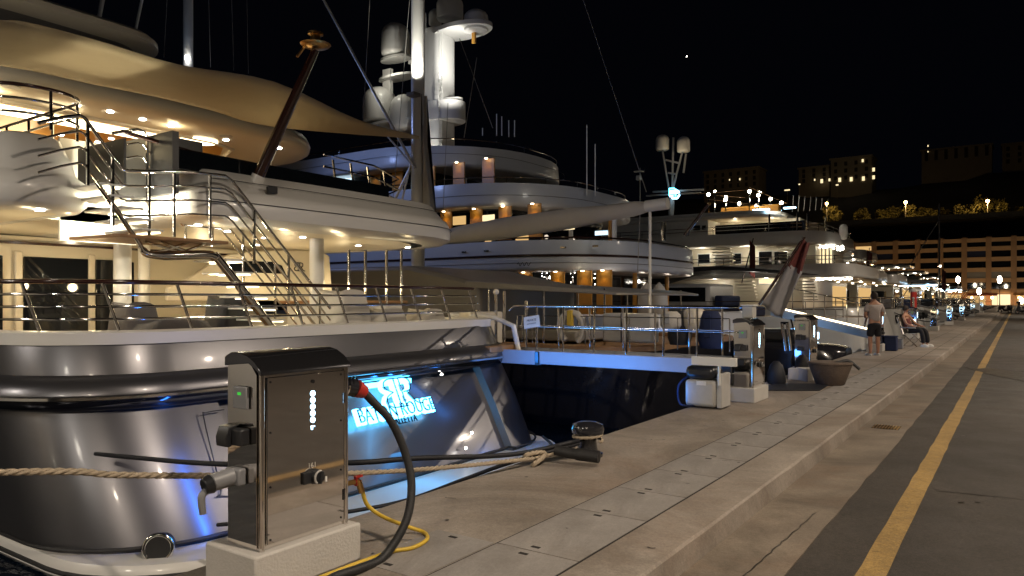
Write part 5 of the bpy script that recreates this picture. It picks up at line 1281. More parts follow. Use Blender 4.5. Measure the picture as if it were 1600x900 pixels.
# ================================================================== PEOPLE
def skin_body(name, joints, edges, m, parent=None, sub=2, root=0):
    me = bpy.data.meshes.new(name); off = root_loc(parent) if parent is not None else Vector((0, 0, 0))
    me.from_pydata([tuple(Vector(j[0]) - off) for j in joints], edges, []); me.materials.append(M[m])
    o = bpy.data.objects.new(name, me); COL.objects.link(o)
    md = o.modifiers.new('skin', 'SKIN'); md.use_smooth_shade = True
    for i, j in enumerate(joints):
        r = j[1]; r = r if isinstance(r, tuple) else (r, r); me.skin_vertices[0].data[i].radius = r
    me.skin_vertices[0].data[root].use_root = True
    s_ = o.modifiers.new('sub', 'SUBSURF'); s_.levels = sub; s_.render_levels = sub
    if parent is not None: o.parent = parent
    return o
def hand(pos, d, parent, side=1):
    d = Vector(d).normalized(); u, w_ = frame(d)
    js = [(pos, .028), (Vector(pos) + d * .06, (.036, .016))]; es = [(0, 1)]
    for k in range(4):
        o_ = (k - 1.5) * .018; a = len(js); b0 = Vector(pos) + d * .08 + u * o_; L_ = (.07, .08, .075, .06)[k]
        js += [(b0, .009), (b0 + d * L_ * .55, .008), (b0 + d * L_ * .95 + w_ * side * .015, .007)]; es += [(1, a), (a, a + 1), (a + 1, a + 2)]
    a = len(js); js += [(Vector(pos) + d * .03 + u * .035, .010), (Vector(pos) + d * .07 + u * .05, .008)]; es += [(0, a), (a, a + 1)]
    return skin_body('hand', js, es, 'skin', parent, 1)
def standing(base, face, label, shirt='shirt', pants='shorts', pants_len=.36, h=1.72, arm_fold=False, name='person'):
    """face = unit vector (x,y) the person looks to"""
    t = thing(name, label, 'person', base); k = h / 1.72
    f = Vector((*face, 0)).normalized(); r = Vector((f.y, -f.x, 0)); B_ = Vector(base)
    def P(fr, rt, z): return B_ + (f * fr + r * rt + Vector((0, 0, z))) * k
    j = [(P(0, 0, .93), (.14, .115)), (P(0.01, 0, 1.12), (.125, .10)), (P(0, 0, 1.32), (.15, .10)), (P(-.01, 0, 1.44), (.09, .075)), (P(.01, 0, 1.52), .05), (P(.03, 0, 1.56), (.058, .065)), (P(.035, 0, 1.64), (.075, .09)), (P(.02, 0, 1.70), (.05, .06))]
    e = [(i, i + 1) for i in range(7)]
    for s_ in (-1, 1):
        a = len(j); ft = .06 if s_ > 0 else -.02
        j += [(P(0, s_ * .09, .86), .095), (P(.02, s_ * .11, .50), .062), (P(0 + ft * .5, s_ * .12, .28), .058), (P(-.02 + ft, s_ * .13, .08), .036), (P(.08 + ft, s_ * .15, .035), (.038, .03)), (P(.15 + ft, s_ * .16, .03), (.034, .022))]
        e += [(0, a)] + [(a + q, a + q + 1) for q in range(5)]
        a = len(j)
        if arm_fold: hp_ = [P(0, s_ * .2, 1.38), P(.02, s_ * .25, 1.12), P(.18, s_ * .16, 1.05), P(.24, s_ * .05, 1.08)]
        else: hp_ = [P(0, s_ * .2, 1.38), P(-.02, s_ * .26, 1.10), P(.06, s_ * .27, .90), P(.08, s_ * .27, .84)]
        j += [(hp_[0], .055), (hp_[1], .042), (hp_[2], .030), (hp_[3], .026)]; e += [(3, a), (a, a + 1), (a + 1, a + 2), (a + 2, a + 3)]
        hand(hp_[3], hp_[3] - hp_[2], t, s_)
    skin_body('body', j, e, 'skin', t)
    js = [(P(0, 0, .90), (.175, .14)), (P(0, 0, 1.12), (.165, .13)), (P(0, 0, 1.34), (.185, .125)), (P(-.01, 0, 1.455), (.09, .08))]; es = [(0, 1), (1, 2), (2, 3)]
    for s_ in (-1, 1):
        a = len(js); js += [(P(0, s_ * .19, 1.38), .078), (P(-.01, s_ * .25, 1.20), .072)]; es += [(2, a), (a, a + 1)]
    skin_body('t_shirt', js, es, shirt, t)
    js = [(P(0, 0, .93), (.165, .13)), (P(0, 0, .86), (.165, .13))]; es = [(0, 1)]
    for s_ in (-1, 1):
        a = len(js); js += [(P(0, s_ * .095, .78), .11), (P(.01, s_ * .115, .86 - pants_len), .10)]; es += [(1, a), (a, a + 1)]
    skin_body('shorts', js, es, pants, t)
    hd = P(.0, 0, 1.675)
    MB().rings([[hd + (f * cos(a) * .105 + r * sin(a) * .088) * s_ * k + Vector((0, 0, z)) * k for a in [2 * pi * q / 18 for q in range(18)]] for z, s_ in ((-.11, .72), (-.06, .98), (0, 1.02), (.05, .9), (.08, .55), (.09, .1))]).build('hair', 'hair', t, 60)
    fc = P(.115, 0, 1.645)
    MB().sphere(fc + f * .012, .014 * k, 8, 1.6).build('nose', 'skin', t)
    for s_ in (-1, 1):
        MB().sphere(P(.10, s_ * .03, 1.665), .011, 8).build('eye', 'black_plastic', t); MB().sphere(P(.03, s_ * .083, 1.645), .02, 8, 1.4).build('ear', 'skin', t)
        ft = .06 if s_ > 0 else -.02
        MB().rings([[P(.06 + ft, s_ * .145, 0) + (f * .14 * cos(a) + r * .048 * sin(a)) * q_ + Vector((0, 0, z)) for a in [2 * pi * i / 14 for i in range(14)]] for z, q_ in ((0, 1), (.03, 1), (.05, .8), (.06, .4))]).build('sandal', 'pale_plastic', t, 60)
    MB().tube([P(.105, -.022, 1.595), P(.115, 0, 1.59), P(.105, .022, 1.595)], .006, 6).build('mouth', 'red_cloth', t)
    return t
away = Vector((-.62, .78))
standing((-3.28, 22.5, QZ), away, 'person in a pale t-shirt and black shorts standing on the quay, seen from behind', arm_fold=True)
q2 = at(1382, 551, z=QZ)
standing((q2.x - .42, q2.y + 1.0, QZ), away, 'person in a dark red dress half hidden beside the one in the t-shirt', shirt='red_cloth', pants='red_cloth', pants_len=.4, h=1.60)
# seated person and folding chair
c0 = at(1428, 541, z=QZ); c0 = Vector((c0.x, c0.y, QZ))
ch = thing('folding_chair', 'pale cloth folding chair under the seated person', 'chair', c0)
f = Vector((.92, -.38, 0)).normalized(); r = Vector((f.y, -f.x, 0))
def K(fr, rt, z): return c0 + f * fr + r * rt + Vector((0, 0, z))
for s_ in (-1, 1):
    MB().tube([K(-.22, s_ * .26, 0), K(.24, s_ * .26, .44)], .016, 8).build('leg', 'chrome', ch); MB().tube([K(.24, s_ * .26, 0), K(-.22, s_ * .26, .42), K(-.42, s_ * .26, .95)], .016, 8).build('leg', 'chrome', ch)
    MB().tube([K(-.32, s_ * .28, .62), K(.2, s_ * .28, .62)], .022, 8).build('armrest', 'pale_plastic', ch)
MB().rings([[K(-.24, s_ * .26, .40), K(.24, s_ * .26, .43), K(.24, s_ * .26, .45), K(-.24, s_ * .26, .42)] for s_ in (-1, 1)]).build('seat', 'white_canvas', ch)
MB().rings([[K(-.24, s_ * .26, .42), K(-.42, s_ * .26, .95), K(-.45, s_ * .26, .95), K(-.27, s_ * .26, .42)] for s_ in (-1, 1)]).build('backrest', 'white_canvas', ch)
ps = thing('person', 'seated person with bare arms, black trousers and white shoes in a folding chair', 'person', c0 + Vector((0, 0, .02)))
j = [(K(-.12, 0, .52), (.13, .12)), (K(-.20, 0, .72), (.12, .10)), (K(-.27, 0, .95), (.14, .09)), (K(-.29, 0, 1.05), (.07, .06)), (K(-.28, 0, 1.12), .045), (K(-.26, 0, 1.20), (.07, .085)), (K(-.27, 0, 1.28), (.06, .07))]
e = [(i, i + 1) for i in range(6)]
for s_ in (-1, 1):
    a = len(j); j += [(K(.0, s_ * .1, .53), .085), (K(.30, s_ * .13, .54), .062), (K(.36, s_ * .13, .28), .05), (K(.36, s_ * .13, .07), .036), (K(.46, s_ * .14, .04), (.04, .025))]; e += [(0, a)] + [(a + q, a + q + 1) for q in range(4)]
    a = len(j); j += [(K(-.26, s_ * .19, .98), .05), (K(-.10, s_ * .27, .74), .038), (K(.12, s_ * .24, .66), .028)]; e += [(3, a), (a, a + 1), (a + 1, a + 2)]; hand(K(.12, s_ * .24, .66), f * .9 + r * (-s_ * .3), ps, s_)
skin_body('body', j, e, 'skin', ps)
js = [(K(-.13, 0, .54), (.155, .14)), (K(-.21, 0, .74), (.14, .12)), (K(-.28, 0, .97), (.165, .11))]; skin_body('top', js, [(0, 1), (1, 2)], 'red_cloth', ps)
js = [(K(-.10, 0, .53), (.14, .12))]; es = []
for s_ in (-1, 1):
    a = len(js); js += [(K(.02, s_ * .1, .535), .10), (K(.31, s_ * .13, .545), .08), (K(.37, s_ * .13, .28), .075), (K(.37, s_ * .13, .12), .07)]; es += [(0, a), (a, a + 1), (a + 1, a + 2), (a + 2, a + 3)]
skin_body('trousers', js, es, 'shorts', ps)
MB().sphere(K(-.285, 0, 1.255), .098, 12, 1.1).build('hair', 'hair', ps, 60)
MB().sphere(K(-.165, 0, 1.215), .014, 8).build('nose', 'skin', ps)
for s_ in (-1, 1):
    MB().rings([[K(.43, s_ * .14, 0) + (f * .14 * cos(a) + r * .05 * sin(a)) * q_ + Vector((0, 0, z)) for a in [2 * pi * i / 14 for i in range(14)]] for z, q_ in ((0, 1), (.04, 1), (.08, .7), (.09, .3))]).build('shoe', 'white_paint', ps, 60)
# red posts by the water
for i, px in enumerate((1443, 1449, 1456)):
    q = at(px, 528, z=QZ); q = Vector((min(q.x, -3.5), q.y, QZ))
    t = thing('quay_post', ('thin pale', 'thick red', 'short red')[i] + ' post beyond the seated person', 'post', q)
    MB().cyl(q, q + Vector((0, 0, (1.6, 1.9, 1.3)[i])), (.05, .12, .07)[i], n=12).build('post', ('chrome', 'red_paint', 'red_paint')[i], t); MB().sphere(q + Vector((0, 0, (1.6, 1.9, 1.3)[i])), (.06, .13, .08)[i], 10).build('cap', 'pale_plastic', t)
# ================================================================== FAR YACHTS along the quay
random.seed(21)
def far_yacht(y0, w_, xa, tiers, label, lit, canopy=None, m='white_paint', name='moored_yacht', mast_h=0, neon=None):
    t = thing(name, label, 'yacht', (xa, y0 + w_ / 2, WZ)); y1 = y0 + w_
    MB().rings([spath(x, y0 + i, y1 - i, .8, xa - 22, z, bow=8, n=5) for z, x, i in ((-1.4, xa + .3, .4), (.2, xa + .1, .05), (1.0, xa, 0), (1.05, xa - .1, .1))], closed=False).build('hull', m, t, 40)
    b = spath(xa - .1, y0 + .1, y1 - .1, .8, xa - 22, .95, bow=8, n=5); MB().add(b, [tuple(range(len(b)))[::-1]]).build('deck', 'teak', t, 0, normals=False)
    z = 1.0; x = xa - 1.2
    for k in range(tiers):
        zt = z + 2.0
        wl = MB().bb((xa - 18, y0 + .6, z), (x - 3.0, y1 - .6, zt)).build('deck_house_wall', 'cream_paint', t, bevel=.08)
        MB().bb((x - 12, y0 + .56, z + .6), (x - 3.6, y0 + .6, zt - .5)).build('side_window', 'glass' if k or random.random() < .6 else 'lit_window', t, 0)
        MB().bb((x - 3.0, y0 + 1.2, z + .1), (x - 2.96, y1 - 1.2, zt - .3)).build('aft_window', 'lit_window' if lit > 28 and k == 0 else 'glass', t, 0)
        MB().rings([spath(x - i, y0 + .2 + i, y1 - .2 - i, .9, xa - 18, zz, n=5) for i, zz in ((.5, zt), (.05, zt + .03), (0, zt + .2), (.1, zt + (.75 if k < tiers - 1 else .28)), (.3, zt + (.75 if k < tiers - 1 else .28)))], closed=False).build('deck_edge', m, t, 50)
        b = spath(x - .5, y0 + .7, y1 - .7, .5, xa - 18, zt, n=5); MB().add(b, [tuple(range(len(b)))]).build('soffit', 'cream_paint', t, 0, normals=False)
        b = spath(x - .3, y0 + .5, y1 - .5, .5, xa - 18, zt + .27, n=5); MB().add(b, [tuple(range(len(b)))[::-1]]).build('roof', m, t, 0, normals=False)
        for q in range(4):
            pz = (x - 1.0 - (q // 2) * 1.5, y0 + 1.2 + (q % 2) * (w_ - 2.4), zt - .02); MB().lathe(pz, [(.07, 0), (.07, -.03), (.01, -.03)], 8).build('downlight', 'lamp_far', t, 0)
        if lit: light((x - 1.5, y0 + w_ / 2, zt - .4), lit * .6, (1, .88, .66) if k % 2 == 0 else (1, .92, .8), .1, t)
        z = zt + .1; x -= 2.4
    bs = [Vector(p) for p in spath(xa - .2, y0 + .15, y1 - .15, .7, xa - 8, 1.05, n=3)]
    railing(t, bs, [.4, .8], r=.03, posts=resample(bs, 1.2), split=False)
    if canopy:
        MB().rings([[Vector((xx, yy_, 3.1 + .25 * sin(pi * (xx - xa + 5) / 5.5))) for xx in [xa - 5 + 5.5 * i / 8 for i in range(9)]] for yy_ in (y0 + .3, y1 - .3)], closed=False, cap=False).build('canopy', canopy, t, 60)
        if neon: MB().bb((xa - 3.5, y0 + .6, 2.95), (xa - .6, y0 + .7, 3.08)).build('light_strip', neon, t, 0); light((xa - 2, y0 + w_ / 2, 2.7), 30, COOL, .2, t)
    gp = MB().rings([[Vector((xa - .3, yy_, 1.15)), Vector((xa - .3, yy_, 1.3)), Vector((-3.6, yy_, .45)), Vector((-3.6, yy_, .3))] for yy_ in (y0 + w_ * .55, y0 + w_ * .55 + .7)]).build('passerelle', 'grey_paint', t)
    MB().tube([(xa - .3, y0 + w_ * .55, 2.1), (-3.6, y0 + w_ * .55, 1.3)], .02, 6).build('passerelle_rail', 'chrome', gp)
    for q in range(4): MB().sphere((xa + .12, y0 + .8 + q * (w_ - 1.6) / 3, .35), .2, 8, 1.6).build('fender', 'black_rubber', t)
    MB().bb((xa - 2.2, y0 + .8, 1.0), (xa - 1.0, y0 + w_ - .8, 1.75)).build('stern_cover', random.choice(['black_canvas', 'navy_canvas', 'dark_canvas']), t, bevel=.15)
    MB().cyl((xa - .2, y0 + w_ * .3, 1.0), (xa + .9, y0 + w_ * .3, 2.9), .03, n=6).build('ensign_staff', 'varnish', t)
    for q in (0, 1): MB().tube(catenary((xa, y0 + .6 + q * (w_ - 1.2), .8), (-3.7, y0 + .2 + q * (w_ - .4), .25), .25, 8), .03, 5).build('mooring_line', 'black_canvas', t)
    if mast_h: MB().lathe((xa - 2.2, y0 + w_ / 2, 1), [(.12, 0), (.1, mast_h), (.05, mast_h + .2)], 8).build('mast', 'pale_plastic', t); MB().cyl((xa - 2.2, y0 + w_ / 2, mast_h - 1), (xa - 6.2, y0 + w_ / 2 - .5, 5), .07, n=6).build('boom', 'pale_plastic', t)
    return t
far_yacht(56, 8, -7.0, 2, 'two decked white yacht just beyond the one with round lamps', 30)
far_yacht(66, 8.5, -6.8, 3, 'three decked white yacht with bright aft windows, seen past the standing person', 45)
far_yacht(77, 6, -5.5, 1, 'low yacht with a dark canopy glowing blue white underneath', 15, canopy='black_canvas', neon='led_white')
far_yacht(86, 7, -5.8, 2, 'mid sized white yacht far along the quay beyond the glowing canopy', 30)
far_yacht(96, 6, -5.4, 1, 'low dark hulled yacht with a grey canopy far along the quay', 12, canopy='dark_canvas', m='dark_paint')
far_yacht(106, 8, -6.2, 2, 'far two decked yacht with a tall thin mast in front of the terrace building', 35, mast_h=13)
far_yacht(118, 7, -5.8, 1, 'far low yacht with a blue glowing canopy', 14, canopy='navy_canvas', neon='led_white')
far_yacht(130, 8, -6.0, 2, 'distant small white yacht near the end of the quay', 26)
far_yacht(144, 8, -6.0, 1, 'most distant low yacht at the very end of the quay', 20, canopy='dark_canvas')
far_yacht(-15, 11, -7.2, 2, 'white yacht moored on the camera side of the grey one, outside the photo', 110)
light((-5.5, -6, 4.5), 420, (1, .9, .75), .3, None); light((-11, -1.2, 3.2), 260, (1, .9, .78), .3, None)  # fill lights without fixtures, added to brighten the unseen yacht mirrored in the steel
# red ensigns
for i, (px, py, y) in enumerate(((1168, 400, 38), (1352, 412, 60), (1470, 435, 84))):
    q = at(px, py, y=y); s_ = (1.0, 1.3, 1.2)[i]
    t = thing('ensign', ('small dark red ensign on a staff in front of the lamp lit yacht', 'dark red ensign hanging above the standing person', 'distant red ensign among the far masts')[i], 'flag', q - Vector((0, 0, 1.6)))
    MB().cyl(q - Vector((.3, 0, 1.4)), q + Vector((.3, 0, .9 * s_)), .03, n=6).build('staff', 'varnish', t)
    rs = [[q + Vector((.1 + .28 * s_ * u__, .06 * sin(u__ * 6 + v_ * 4), .8 * s_ - v_ * 1.7 * s_ - u__ * .3)) for u__ in [k / 5 for k in range(6)]] for v_ in [k / 6 for k in range(7)]]
    o = MB().rings(rs, closed=False, cap=False).build('cloth', 'red_cloth', t, 60); o.modifiers.new('thickness', 'SOLIDIFY').thickness = .01
# small mooring clutter near the edge, one white crate etc.
for i, (px, py, s_, m, nm, lb) in enumerate(((1392, 548, .35, 'navy_canvas', 'storage_bin', 'blue storage bin right of the standing person'), (1475, 503, .5, 'pale_plastic', 'rope_locker', 'pale rope locker on the far quay edge'), (1525, 489, .8, 'white_paint', 'white_crate', 'white crate far along the quay'), (1404, 545, .25, 'grey_plastic', 'small_bin', 'small grey bin beside the folding chair'))):
    q = at(px, py, z=QZ); t = thing(nm, lb, nm.replace('_', ' '), (q.x, q.y, QZ))
    MB().bb((q.x - s_ / 2, q.y - s_ / 2, QZ), (q.x + s_ / 2, q.y + s_ / 2, QZ + s_ * 1.2)).build('body', m, t, bevel=.03); MB().bb((q.x - s_ * .54, q.y - s_ * .54, QZ + s_ * 1.2), (q.x + s_ * .54, q.y + s_ * .54, QZ + s_ * 1.3)).build('lid', m, t, bevel=.02)
# ================================================================== TERRACE BUILDING at the end of the quay
bd = thing('apartment_terrace', 'long ochre terrace building with rows of balconies closing the harbour', 'building', (-20, 240, .15))
FH = 2.9; BAY = 5.7; YB = 240.0; GZ = 3.6
x0b, x1b = -75, 40
MB().bb((x0b, YB + .9, .1), (x1b, YB + 14, 18.0)).build('wall', 'facade', bd)
nb = int((x1b - x0b) / BAY)
mb = MB()
for fl_ in range(6):
    z = GZ + fl_ * FH
    if fl_ < 5: mb.bb((x0b, YB, z - .1), (x1b, YB + .9, z + 1.05 if fl_ else z + .8))
mb.bb((x0b, YB, GZ + 5 * FH - .55), (x1b, YB + .9, GZ + 5 * FH + .5))
mb.build('balcony_front', 'facade_pale', bd)
for k in range(nb + 1):
    x = x0b + k * BAY; MB().bb((x - .65, YB - .12, .1), (x + .65, YB + .9, GZ + 5 * FH + .75)).build('pier', 'facade', bd)
wproto = None
for fl_ in range(5):
    for k in range(nb):
        x = x0b + (k + .5) * BAY; z = GZ + fl_ * FH + 1.05
        if x < -56 or x > 14: continue
        lit = (fl_, k) in ((3, 16), (3, 15), (1, 14), (4, 6))
        if wproto is None:
            wproto = MB().bb((bd.location.x - 2.2, YB + .84, .15), (bd.location.x + 2.2, YB + .88, .15 + 1.76)).build('window', 'glass', bd, 0); base_x = bd.location.x; wproto.location = (x - base_x, 0, z - .15); 
        else:
            c_ = wproto.copy(); COL.objects.link(c_); c_.parent = bd; c_.location = (x - base_x, 0, z - .15)
            if not lit and random.random() < .10: c_.data = wproto.data.copy(); c_.data.materials[0] = M[random.choice(['navy_canvas', 'grey_paint', 'cream_paint', 'dim_window'])]
            if lit: c_.data = wproto.data.copy(); c_.data.materials[0] = M['lit_window']; 
for k in range(nb):
    x = x0b + (k + .5) * BAY
    if x < -56 or x > 14: continue
    MB().bb((x - 2.1, YB + .5, .2), (x + 2.1, YB + .6, 3.1)).build('shop_front', 'lit_window' if k % 3 else 'lit_pane', bd, 0)
mb = MB()
for k in range(nb): mb.box((x0b + (k + .5) * BAY + 2.85, YB + 5, GZ + 5 * FH + .9), (1.3, 1.3, .9))
mb.build('parapet_block', 'facade_pale', bd)
for i, (x, w_) in enumerate(((-8, 7), (3, 8), (-20, 7), (-32, 8))):
    t = thing('restaurant_awning', ('red', 'orange', 'second red', 'second orange')[i] + ' awning over the restaurant front, ' + ('second from the right', 'closest to the road', 'third from the right', 'farthest left')[i], 'awning', (x, YB - 3, .15))
    MB().rings([[Vector((x - w_ / 2, yy_, zz)), Vector((x + w_ / 2, yy_, zz)), Vector((x + w_ / 2, yy_, zz + .08)), Vector((x - w_ / 2, yy_, zz + .08))] for yy_, zz in ((YB - 6, 2.7), (YB, 3.4))]).build('cloth', 'red_paint' if i % 2 == 0 else 'brass', t)
    for s_ in (-1, 1): MB().cyl((x + s_ * w_ / 2, YB - 5.9, .1), (x + s_ * w_ / 2, YB - 5.9, 2.7), .05, n=6).build('pole', 'grey_paint', t)
    for q in range(3):
        MB().sphere((x - w_ / 3 + q * w_ / 3, YB - 5, 2.2), .32, 8).build('lantern', 'lamp_orange' if q != 1 else 'lamp_far', t)
    light((x, YB - 4.5, 1.8), 500, (1, .6, .28), .3, t)
for i, (px, py) in enumerate(((1434, 437), (1497, 437), (1562, 437), (1530, 455), (1468, 416), (1596, 470))):
    y = (215, 200, 190, 205, 150, 226)[i]; q = at(px, py, y=y)
    lb = ('yellow', 'tall white', 'bright white', 'short white', 'thin masthead', 'low')[i] + ' lamp post in front of the terrace building, ' + ('leftmost', 'third from the right', 'rightmost tall one', 'short middle one', 'high above the far yachts', 'at the road end')[i]
    t = thing('lamp_post', lb, 'lamp post', (q.x, q.y, .1), 'lamp posts in front of the terrace')
    MB().lathe((q.x, q.y, .1), [(.14, 0), (.08, 1), (.06, q.z - .2)], 8).build('pole', 'grey_paint', t)
    MB().sphere(q, .42 if i not in (4,) else .22, 10, 1.9 if i not in (4,) else 1).build('lantern', 'lamp_orange' if i == 0 else 'lamp_far', t)
    light(q + Vector((0, .9, 0)), (1100, 600, 600, 400, 60, 150)[i], (1, .58, .2) if i == 0 else (1, .80, .5), .3, t)
for x in (-50, -28, -6, 14): light((x, YB - 10, 3.5), 330, (1, .68, .38), .5, bd)
# parked scooter and person at the road end
def scooter(x, y, rz, label):
    t = thing('parked_scooter', label, 'scooter', (x, y, 0), 'scooters at the road end')
    R = Matrix.Rotation(rz, 3, 'Z')
    def q(a, b, c_): return Vector((x, y, 0)) + R @ Vector((a, b, c_))
    for a in (-.62, .62):
        w = MB().tube([q(a + .22 * cos(k), 0, .25 + .22 * sin(k)) for k in [2 * pi * i / 14 for i in range(14)]], .06, 6, closed=True).build('wheel', 'black_rubber', t)
    MB().tube(smoothpath([q(.6, 0, .35), q(.45, 0, .9), q(.3, 0, .4), q(-.1, 0, .35), q(-.3, 0, .6), q(-.75, 0, .62)]), .13, 8).build('body', 'dark_paint', t, 60)
    MB().tube([q(.0, 0, .78), q(-.7, 0, .82)], .13, 8).build('seat', 'black_rubber', t, 60); MB().tube([q(.42, -.3, 1.02), q(.46, 0, .98), q(.42, .3, 1.02)], .025, 6).build('handlebar', 'chrome', t)
    MB().sphere(q(.62, 0, .78), .08, 8).build('headlight', 'pale_plastic', t)
for i, (px, py) in enumerate(((1570, 489), (1580, 489), (1598, 491))):
    q = at(px, py, z=0.0); scooter(q.x, q.y, .6 + i, ('left', 'middle', 'right')[i] + 'most dark scooter parked at the far end of the yellow line')
standing((at(1592, 489, z=0).x, at(1592, 489, z=0).y, 0), Vector((0, -1)), 'distant person in dark clothes beside the scooters', shirt='shorts', pants='shorts')
# ================================================================== HILL with terrace wall, trees, palace
def hz_(x, y):
    if y < 262: return 0.1
    if y < 268: return .1 + 27 * (y - 262) / 6
    if y < 305: return 27.1 + (y - 268) * .02
    return 27.8 + (y - 305) * .31 + 2.5 * sin(x * .03) + 1.2 * sin(x * .11 + y * .05)
mb = MB(); xs = [-330 + i * 10 for i in range(44)]; yv = [256, 262, 263, 265, 268, 272, 280, 290, 300, 305, 315, 330, 345, 360, 375, 390, 410, 430, 460]
random.seed(2)
for y in yv:
    for x in xs:
        fade = max(0, min(1, (x + 235) / 60)); mb.v.append(Vector((x + random.uniform(-2, 2), y + (random.uniform(-1, 1) if y > 270 else 0), .1 + (min(hz_(x, y), 57 + max(0, x + 70) * .05) - .1) * fade + (random.uniform(-1, 1) if y > 305 else 0) * fade)))
nx = len(xs)
for i in range(len(yv) - 1):
    for k in range(nx - 1): mb.f.append((i * nx + k, i * nx + k + 1, (i + 1) * nx + k + 1, (i + 1) * nx + k))
struct('hill', mb, 'rock', smooth=40)
tagit(MB().bb((-120, 266.5, 26.5), (60, 267.3, 28.2)).build('terrace_wall', 'stone', None), 'low stone parapet wall along the dark terrace under the trees', 'wall')
def villa(px0, px1, pyt, pyb, y, label, lit, m='stone'):
    a, b = at(px0, pyb, y=y), at(px1, pyt, y=y)
    t = thing('hill_palace', label, 'building', (a.x, y, a.z - 8))
    MB().bb((a.x, y, a.z - 10), (b.x, y + 14, b.z)).build('wall', m, t)
    MB().bb((a.x - .6, y - .6, b.z), (b.x + .6, y + 14.6, b.z + .8)).build('cornice', m, t)
    n_ = max(3, int((b.x - a.x) / 4)); 
    for k in range(n_):
        for r_ in range(3):
            cx_ = a.x + (k + .5) * (b.x - a.x) / n_; cz = a.z + 2.0 + r_ * (b.z - a.z - 1) / 3
            MB().bb((cx_ - .7, y - .12, cz - .9), (cx_ + .7, y - .02, cz + 1.1)).build('window', 'rock', t, 0)
    for (px, py, s_) in lit:
        q = at(px, py, y=y - .2); MB().bb((q.x - .6 * s_, y - .3, q.z - 1.0 * s_), (q.x + .6 * s_, y - .2, q.z + 1.0 * s_)).build('lit_window', 'lit_pane', t, 0)
    return t
villa(1298, 1362, 244, 286, 395, 'pale palace on the hilltop with a row of lit ground floor windows', ((1284, 283, 1), (1296, 281, .7), (1312, 281, 1), (1330, 280, 1), (1349, 279, 1), (1365, 265, .9), (1365, 277, .9), (1348, 251, .7), (1273, 281, .5)))
villa(1248, 1296, 260, 290, 398, 'lower wing of the palace on the hilltop', ())
villa(1100, 1185, 262, 300, 385, 'dim villa on the hill above the lamp lit yacht', ((1140, 281, .4), (1156, 280, .5)))
villa(1440, 1550, 226, 256, 415, 'dim long building high on the hill at the right', ((1450, 228, .4), (1450, 237, .3)))
villa(1566, 1640, 220, 260, 420, 'dim block on the hill at the right edge', ())
light(at(1325, 262, y=372), 320, (1, .85, .6), 1, None); light(at(1490, 240, y=385), 90, (1, .8, .55), 1, None); light(at(1145, 282, y=362), 130, (1, .8, .55), 1, None)
for i, (px, py, s_) in enumerate(((1230, 297, 1.4), (1249, 288, .4), (1308, 289, .6))):
    q = at(px, py, y=330); t = thing('hillside_lamp', ('wide', 'tiny', 'small round')[i] + ' lamp glowing alone on the dark hillside', 'lamp', q); MB().box(q, (1.6 * s_, .3, .5)).build('lamp', 'lit_pane', t, 0); MB().cyl(q - Vector((0, -.2, 6)), q + Vector((0, .2, 0)), .08, n=6).build('pole', 'grey_paint', t)
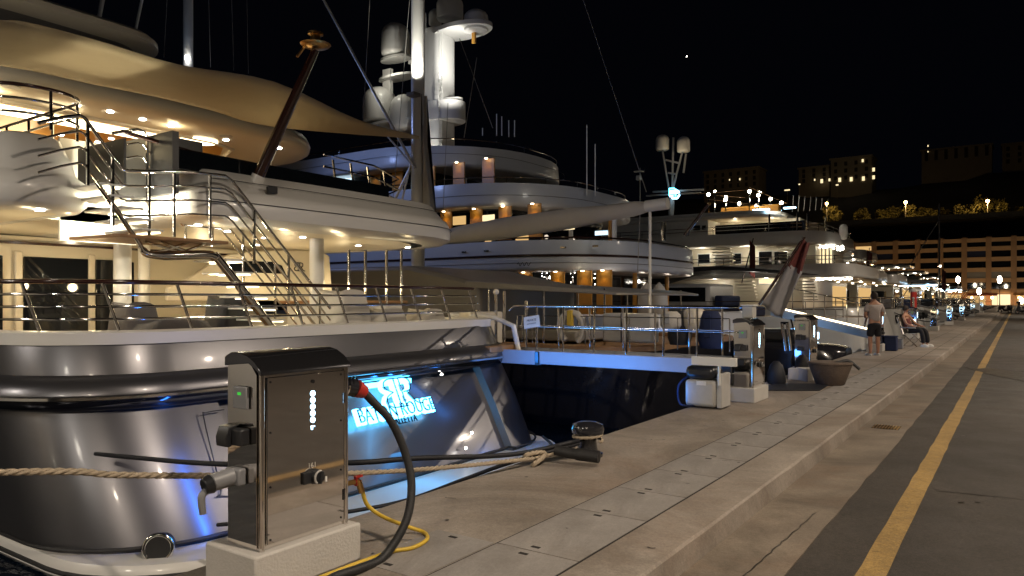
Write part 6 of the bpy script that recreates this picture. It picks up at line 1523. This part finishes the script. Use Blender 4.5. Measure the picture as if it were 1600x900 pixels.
def tree(px, pyt, pyb, y, seed, label, h=None, wpx=26):
    random.seed(seed); a = at(px, pyb, y=y); b = at(px, pyt, y=y); H = b.z - 27.5; z0 = 27.3; R = wpx / 2 * (y * 1.13) / 1150 * 1.1
    t = thing('terrace_tree', label, 'tree', (a.x, y, z0), 'trees on the lamp lit terrace')
    tr_ = MB().tube([(a.x, y, z0 - .3), (a.x + .2, y, z0 + H * .3), (a.x - .1, y, z0 + H * .62)], [.3, .22, .12], 8)
    for k in range(5):
        an = k * 1.3 + random.random(); tr_.tube([(a.x + .1, y, z0 + H * (.3 + .05 * k)), (a.x + cos(an) * R * .6, y + sin(an) * R * .6, z0 + H * (.55 + .06 * k))], [.12, .04], 6)
    tr_.build('trunk', 'bark', t, 60)
    mb = MB(); cl_ = [(Vector((random.uniform(-1, 1) * R * .7, random.uniform(-1, 1) * R * .7, random.uniform(.42, .92) * H)), random.uniform(.28, .5) * R) for _ in range(11)]
    for c_, r_ in cl_:
        for k in range(70):
            v = Vector((random.gauss(0, 1), random.gauss(0, 1), random.gauss(0, .8))).normalized() * r_ * random.uniform(.5, 1.1)
            p = Vector((a.x, y, z0)) + c_ + v; u = Vector((random.uniform(-1, 1), random.uniform(-1, 1), random.uniform(-1, 1))).normalized() * random.uniform(.15, .4); w_ = u.orthogonal().normalized() * random.uniform(.15, .35)
            mb.add([p - u - w_, p + u - w_ * .5, p + u * .7 + w_, p - u * .6 + w_], [(0, 1, 2, 3)])
    mb.build('crown', 'leaves', t, 0, normals=False)
tl = ('right behind the lamp lit yacht stern', 'small dim, left of the tallest lamp', 'full, just left of the tallest lamp', 'under the tallest lamp', 'alone right of the tallest lamp', 'dim, near the thin yacht mast', 'pale, left of the far right lamp', 'under the far right lamp', 'beside the right edge of the photo')
for i, (px, pt, pb, w_) in enumerate(((1303, 322, 350, 26), (1345, 328, 345, 22), (1388, 320, 345, 28), (1419, 322, 344, 22), (1451, 322, 343, 22), (1476, 326, 343, 18), (1512, 322, 345, 26), (1548, 310, 345, 34), (1585, 322, 345, 34))):
    tree(px, pt, pb, 290 + (i % 3) * 3, 40 + i, 'small leafy terrace tree ' + tl[i], wpx=w_)
for i, (px, py) in enumerate(((1292, 318), (1415, 316), (1543, 314))):
    q = at(px, py, y=283); t = thing('terrace_lamp', 'amber lamp post among the terrace trees, ' + ('left', 'middle', 'right')[i] + ' one of three', 'street lamp', (q.x, q.y, 27.3), 'lamps on the terrace')
    MB().cyl((q.x, q.y, 27.3), q, .09, n=8).build('pole', 'grey_paint', t); MB().sphere(q, .5, 10).build('lamp_head', 'lamp_orange', t); light(q - Vector((0, .8, .6)), 4200, (1, .62, .22), .4, t)
st_ = at(1073, 88, y=1500)
tagit(MB().sphere(st_, 1.0, 8).build('star', 'lamp_white', None), 'single bright star in the black sky above the far domes', 'star')
